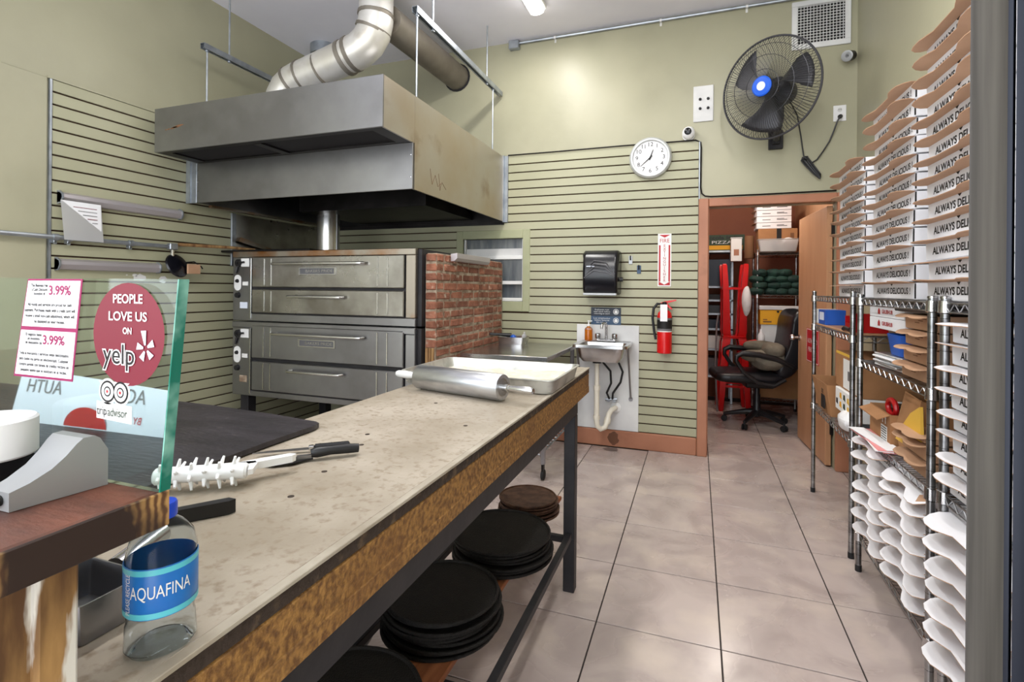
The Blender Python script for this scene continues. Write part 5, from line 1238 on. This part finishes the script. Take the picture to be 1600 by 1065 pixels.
child(M().bx(.7694, .77, 3.035, 3.475, z + .385, z + .40), 'tape', 'yellowpaper', lb2)
pbx = thing('patterned_carton', 'white carton with colourful print under the labelled carton', 'box', (.84, 3.22, z))
child(M().rb(.755, 1.05, 3.03, 3.42, z + .075, z + .199, .003), 'carton', 'white', pbx)
for k in range(9):
    y = 3.06 + (k % 5) * .075; zz = z + .10 + .045 * (k // 5) + rnd.uniform(-.005, .005)
    child(M().prism([(0, 0), (.045, .006), (.04, .032), (.01, .034)], lambda a, c: (.7545, y + a, zz + c), lambda a, c: (.754, y + a, zz + c)), 'print_patch', ('labelteal', 'yellowpaper', 'signgreen', 'yellow', 'navy')[k % 5], pbx)
simple_box('grey_carton', 'low grey carton under the patterned carton', 'box', .79, 1.05, 3.05, 3.44, z + .0005, z + .074, 'greyplastic')
tag(M().blob((.765, 3.17, z + .055), (.055, .12, .055), 16, 10, .13, 3).obj('plastic_bag', 'bagwhite', sub=1), 'crumpled white plastic bag hanging over the rack edge', 'bag')

# ------------------------------------------------------------------ metal jamb at the right edge
jb = thing('metal_door_jamb', 'brushed metal door jamb with dark blue edge at the right border', 'door jamb', (.33, .76, 0))
dv = Vector((.04223, .0152, 0)).normalized(); nv = Vector((-.338, .941, 0))
p0 = Vector((.298, .744, 0))
def jp(a, c): q = p0 + dv * a + nv * c; return (q.x, q.y)
def jpr(poly, m_, nm):
    pts = [jp(a, c) for a, c in poly]
    child(M().prism(pts, lambda a, c: (a, c, .0), lambda a, c: (a, c, ZC - .001)), nm, m_, jb)
jpr([(0, .001), (.003, 0), (.043, 0), (.0455, .003), (.14, .10), (.0895, .10)], 'jamb', 'jamb_post')
jpr([(.046, .006), (.051, .002), (.056, .006), (.15, .10), (.141, .10)], 'jambblue', 'seal')
jpr([(.057, .004), (.07, -.004), (.20, -.004), (.20, .10), (.151, .10)], 'jambblue', 'blue_panel')

# ------------------------------------------------------------------ storage room
wire_rack('tall chrome wire rack of supplies in the storage room', .60, 1.03, 6.0, 6.42, (1.735, 1.285, .72, .2), 1.76, 'storage rack')
z = 1.741
sbx = box_parts(.26, .34, letters=None, dp=.03)
for k in range(4):
    t = pizza_box(sbx, .60, 6.29, z + .262 + k * .067, f'white pizza box, {from_top(k, 4)} on the storage-room cartons', 'pizza boxes on the storage rack', k)
    M().bx(.06, .14, -.1315, -.1305, .025, .031).bx(.2, .30, -.1315, -.1305, .025, .031).bx(.2, .27, -.1315, -.1305, .036, .041).obj('print_line', 'ink', t)
bc = thing('brown_carton', 'large brown carton with dark tape on the storage-room rack', 'box', (.8, 6.3, z))
child(M().rb(.62, 1.0, 6.16, 6.42, z + .006, z + .26, .003), 'carton', 'cardboard', bc)
child(M().bx(.80, .845, 6.155, 6.16, z + .006, z + .26), 'tape', 'ink', bc)
child(M().rb(.93, .965, 6.157, 6.16, z + .14, z + .21, .001), 'hand_hole', 'carddark', bc)
tag(M().lathe([(.045, 0), (.05, .01), (.05, .24), (.045, .25)], (.545, 6.30, z - .05), (0, 0, 1), 14).obj('leopard_roll', 'carddark'), 'dark patterned roll standing left of the brown carton', 'roll')
bn = thing('clear_bin', 'clear plastic bin with a bag inside on the storage-room rack', 'bin', (.8, 6.07, z))
g6 = lambda i: rrect(.61 + i, .99 - i, 6.0 + i, 6.15 - i, .015, 3)
child(shell([(g6(.02), z + .006), (g6(0), z + .13), (g6(-.006), z + .132), (g6(-.006), z + .137), (g6(.003), z + .135), (g6(.023), z + .01)], True, True), 'bin_body', 'frosted', bn)
tag(M().blob((.90, 6.075, z + .085), (.075, .05, .07), 14, 9, .1, 9).obj('plastic_bag', 'bagwhite', sub=1), 'white plastic bag inside the clear bin', 'bag')
tag(M().lathe([(.02, 0), (.026, .02), (.03, .06), (.018, .09), (.008, .095)], (.77, 6.07, z + .012), (0, 0, 1), 14).obj('small_jar', 'navy2'), 'small dark jar inside the clear bin', 'jar')
# green bundles
z = 1.291; k = 0
for row, (zz, n_) in enumerate(((z + .035, 4), (z + .10, 4), (z + .165, 4), (z + .23, 3))):
    for i in range(n_):
        x = .60 + i * .105 + (row % 2) * .03 - .03 * (i == 0)
        nm_ = ORD[i] + ' from the left' 
        o = M().blob((x + .03, 6.10 - (.03 if i == 0 else 0), zz), (.08, .10, .046), 14, 8, .09, 30 + k, .8).obj('green_bundle', 'green', sub=1)
        tag(o, f'dark green rolled cloth bundle, {nm_}, in {("bottom", "second", "third", "top")[row]} row of the pile', 'cloth', 'green cloth bundles'); k += 1
wb_ = tag(M().blob((.50, 6.02, 1.22), (.05, .05, .16), 14, 10, .09, 77).obj('white_cloth', 'bagwhite', sub=1), 'white cloth hanging off the storage rack beside the red stools', 'cloth')
yb = thing('yellow_box', 'yellow storage box with white lid on the storage-room rack', 'box', (.82, 6.1, .73))
child(M().rb(.63, 1.0, 6.02, 6.36, .727 + .25, 1.13, .004), 'box_body', 'yellow', yb)
child(M().rb(.622, 1.008, 6.012, 6.368, 1.131, 1.175, .006), 'lid', 'offwhite', yb)
child(M().bx(.66, .74, 6.019, 6.0198, 1.0, 1.014), 'print_line', 'carddark', yb)
child(M().bx(.66, .70, 6.019, 6.0198, 1.024, 1.034), 'print_line', 'carddark', yb)
child(M().lathe([(.012, 0), (.012, .008), (.001, .009)], (.80, 6.02, 1.115), (0, -1, 0), 10), 'latch', 'ink', yb)
simple_box('white_carton', 'large white carton under the yellow box', 'box', .64, .99, 6.03, 6.36, .727, .976, 'offwhite')
simple_box('floor_carton', 'brown carton on the low shelf behind the chair', 'box', .62, 1.0, 6.03, 6.38, .207, .60, 'cardboard')
tag(M().lathe([(.03, 0), (.034, .01), (.034, .14), (.015, .17), (.013, .2)], (.56, 5.93, .735), (0, 0, 1), 14).obj('spray_bottle', 'whiteplastic') , 'white spray bottle at the rack edge', 'bottle').location.z = .727
bpy.data.objects['spray_bottle'].location.x = .64; bpy.data.objects['spray_bottle'].location.y = 6.0
# dark shelving at the left
ds = thing('supply_shelf', 'grey metal shelf unit crammed with supplies at the back left', 'shelving', (.1, 6.72, 0))
for zz in (.30, .62, .86, 1.04, 1.20, 1.36, 1.78): child(M().rb(-.35, .40, 6.55, 6.92, zz, zz + .025, .002), 'shelf', 'galv', ds)
for x in (-.35, .375): child(M().rb(x, x + .025, 6.55, 6.58, 0, 1.8, .002), 'post', 'galv', ds)
for x in (-.35, .375): child(M().rb(x, x + .025, 6.89, 6.92, 0, 1.8, .002), 'post', 'galv', ds)
simple_box('dark_crate', 'dark grey crate on the supply shelf', 'crate', .0, .37, 6.58, 6.88, 1.386, 1.70, 'navy')
for k, (zz, h_, m_, nm) in enumerate(((1.226, .06, 'darksteel', 'low dark tray'), (1.066, .09, 'blackplastic', 'black plastic tray'), (.886, .10, 'navy', 'dark blue tray'), (.646, .15, 'offwhite', 'white carton'), (.326, .2, 'greyplastic', 'grey carton'))):
    simple_box('supply_tray', f'{nm} on the supply shelf left of the red stools', 'tray', .02, .35, 6.57, 6.86, zz, zz + h_, m_, 'supply shelf trays')
sgn = thing('pizzeria_sign', 'green and yellow pizza sign board on top of the supply shelf', 'sign', (.2, 6.7, 1.806))
child(M().rb(.02, .52, 6.58, 6.60, 1.806, 1.99, .002), 'board', 'signgreen', sgn)
child(M().bx(.05, .50, 6.578, 6.58, 1.815, 1.865), 'yellow_band', 'yellow', sgn)
text('Piccola Italia', .055, 'ink', (.27, 6.577, 1.955), X, Zu, sgn, width=.40, bold=.0015)
text('PIZZA', .05, 'offwhite', (.27, 6.576, 1.90), X, Zu, sgn, width=.22)
wc = thing('white_container', 'tall white printed container above the red stools', 'container', (.42, 6.42, 1.60))
child(M().rb(.36, .475, 6.36, 6.48, 1.665, 1.92, .004), 'carton', 'white', wc)
child(M().bx(.39, .445, 6.3588, 6.36, 1.73, 1.80), 'print', 'tan', wc)
child(M().rb(.355, .48, 6.355, 6.485, 1.92, 1.935, .003), 'lid', 'offwhite', wc)
# red stools
def stool(label, x, y, z, flip, rz):
    t = thing('metal_stool', label, 'stool', (x, y, z), R(rz), 'red metal stools')
    H = .80; sg = -1 if flip else 1; zo = H if flip else 0
    Zf = lambda q: zo + sg * q
    s0, s1 = (.12, .135) if flip else (.125, .165)
    for i in (-1, 1):
        for j in (-1, 1):
            mb = M(); rings = []
            for q, e, w_ in ((0, s1 - .008, .034), (.02, s1, .05), (.30, s1 - .012, .062), (H - .05, s0 + .004, .082), (H, s0 - .006, .08)):
                cx, cy = i * (e - w_ / 2), j * (e - w_ / 2)
                rings.append(([(cx - w_ / 2, cy - w_ / 2), (cx + w_ / 2, cy - w_ / 2), (cx + w_ / 2, cy + w_ / 2), (cx - w_ / 2, cy + w_ / 2)], Zf(q)))
            shell(rings, True, True).obj('leg', 'redpaint', t)
    M().rb(-s0, s0, -s0, s0, min(Zf(H), Zf(H + .012)), max(Zf(H), Zf(H + .012)), .004).obj('seat', 'redpaint', t)
    for j in (-1, 1):
        M().bx(-s1 + .04, s1 - .04, j * .125 - .004, j * .125 + .004, min(Zf(.26), Zf(.285)), max(Zf(.26), Zf(.285))).obj('foot_rail', 'redpaint', t)
        M().bx(j * .125 - .004, j * .125 + .004, -s1 + .04, s1 - .04, min(Zf(.26), Zf(.285)), max(Zf(.26), Zf(.285))).obj('foot_rail', 'redpaint', t)
    return t
stool('upright red metal stool behind the office chair', .385, 6.30, 0.0005, False, 5)
stool('red metal stool turned upside down on the upright one', .385, 6.30, .828, True, 5)
tag(M().tube([(.44, 6.0, .50), (.45, 5.98, .70), (.50, 5.97, .79), (.58, 5.97, .81), (.62, 5.98, .79), (.61, 6.0, .72)], .011, 8).obj('bent_tube', 'redpaint'), 'bent red metal tube between stool and chair', 'tube')
tag(M().tube([(.22, 6.1, .0), (.20, 6.2, .5), (.215, 6.3, .95), (.23, 6.32, 1.05)], .010, 8).obj('metal_pole', 'galv'), 'thin grey metal pole leaning on the supply shelf', 'pole')
# office chair
oc_ = thing('office_chair', 'black leather office chair on casters facing left in the storage room', 'chair', (.57, 5.66, 0.0005), R(8))
def rbox(x0, x1, y0, y1, z0, z1, name, m_, sub=2, b=.03): return M().rb(x0, x1, y0, y1, z0, z1, b).obj(name, m_, oc_, sub=sub)
for k in range(5):
    a = R(20) + k * 2 * PI / 5; c_, s_ = math.cos(a), math.sin(a)
    M().tube([(0, 0, .125), (.10 * c_, .10 * s_, .12), (.22 * c_, .22 * s_, .095), (.30 * c_, .30 * s_, .075)], [.034, .028, .022, .017], 10).obj('base_arm', 'blackplastic', oc_)
    cs = M().cyl((.30 * c_, .30 * s_, .05), (.30 * c_, .30 * s_, .085), .010, n=8).obj('caster_stem', 'blackplastic', oc_)
    for o in (-.014, .014): M().lathe([(.02, -.008), (.029, -.006), (.029, .006), (.02, .008)], (.30 * c_ - s_ * o, .30 * s_ + c_ * o, .0295), (-s_, c_, 0), 16).obj('caster_wheel', 'rubber', oc_)
M().lathe([(.045, .09), (.045, .15), (.035, .17), (.033, .30), (.026, .31), (.026, .40)], n=18).obj('gas_lift', 'blackplastic', oc_)
rbox(-.13, .13, -.12, .12, .38, .43, 'mechanism', 'blackplastic', 0, .01)
rbox(-.44, .22, -.27, .27, .42, .56, 'seat', 'leather', 2, .05)
# backrest: side profile swept across the width
prof = [(.10, .50), (.22, .47), (.34, .62), (.40, .80), (.44, 1.0), (.40, 1.14), (.31, 1.17), (.25, 1.10), (.24, .95), (.22, .78), (.14, .62)]
mb = M(); ys_ = (-.25, -.235, -.12, 0, .12, .235, .25); vs = []; n = len(prof)
cxp = sum(p[0] for p in prof) / n; czp = sum(p[1] for p in prof) / n
for i, y in enumerate(ys_):
    k_ = .80 if abs(y) > .24 else (1.0 if abs(y) > .1 else 1.03)
    vs += [(cxp + (p[0] - cxp) * k_, y, czp + (p[1] - czp) * k_) for p in prof]
fs = [(i * n + j, i * n + (j + 1) % n, (i + 1) * n + (j + 1) % n, (i + 1) * n + j) for i in range(6) for j in range(n)]
fs += [list(range(n))[::-1], list(range(6 * n, 7 * n))]
mb.add(vs, fs).obj('backrest', 'leather', oc_, sub=2)
rbox(.20, .27, -.20, .20, .66, .80, 'lumbar_cushion', 'leather', 2, .03)
rbox(.235, .30, -.20, .20, .86, 1.06, 'head_cushion', 'leather', 2, .03)
for s_ in (-1, 1):
    y = s_ * .285
    M().tube([(.18, y * .97, .50), (.08, y, .44), (-.06, y, .46), (-.19, y, .56), (-.255, y, .66), (-.25, y, .71), (-.20, y, .735), (-.05, y, .725), (.10, y, .69), (.20, y, .645), (.25, y * .97, .62)], [.02, .022, .022, .02, .02, .024, .028, .028, .026, .022, .02], 10).obj('armrest', 'blackplastic', oc_)
jk = thing('grey_jacket', 'grey-olive jacket draped over the seat and armrest of the office chair', 'jacket', (.62, 5.60, .56))
def blobj(c, r, seed, nm): return child(M().blob(c, r, 18, 12, .07, seed, .8), nm, 'coat', jk, sub=1)
blobj((.66, 5.58, .66), (.17, .20, .10), 11, 'body'); blobj((.70, 5.55, .76), (.10, .18, .07), 12, 'shoulder'); blobj((.55, 5.50, .70), (.15, .07, .06), 13, 'sleeve'); blobj((.60, 5.74, .78), (.16, .06, .05), 14, 'sleeve')
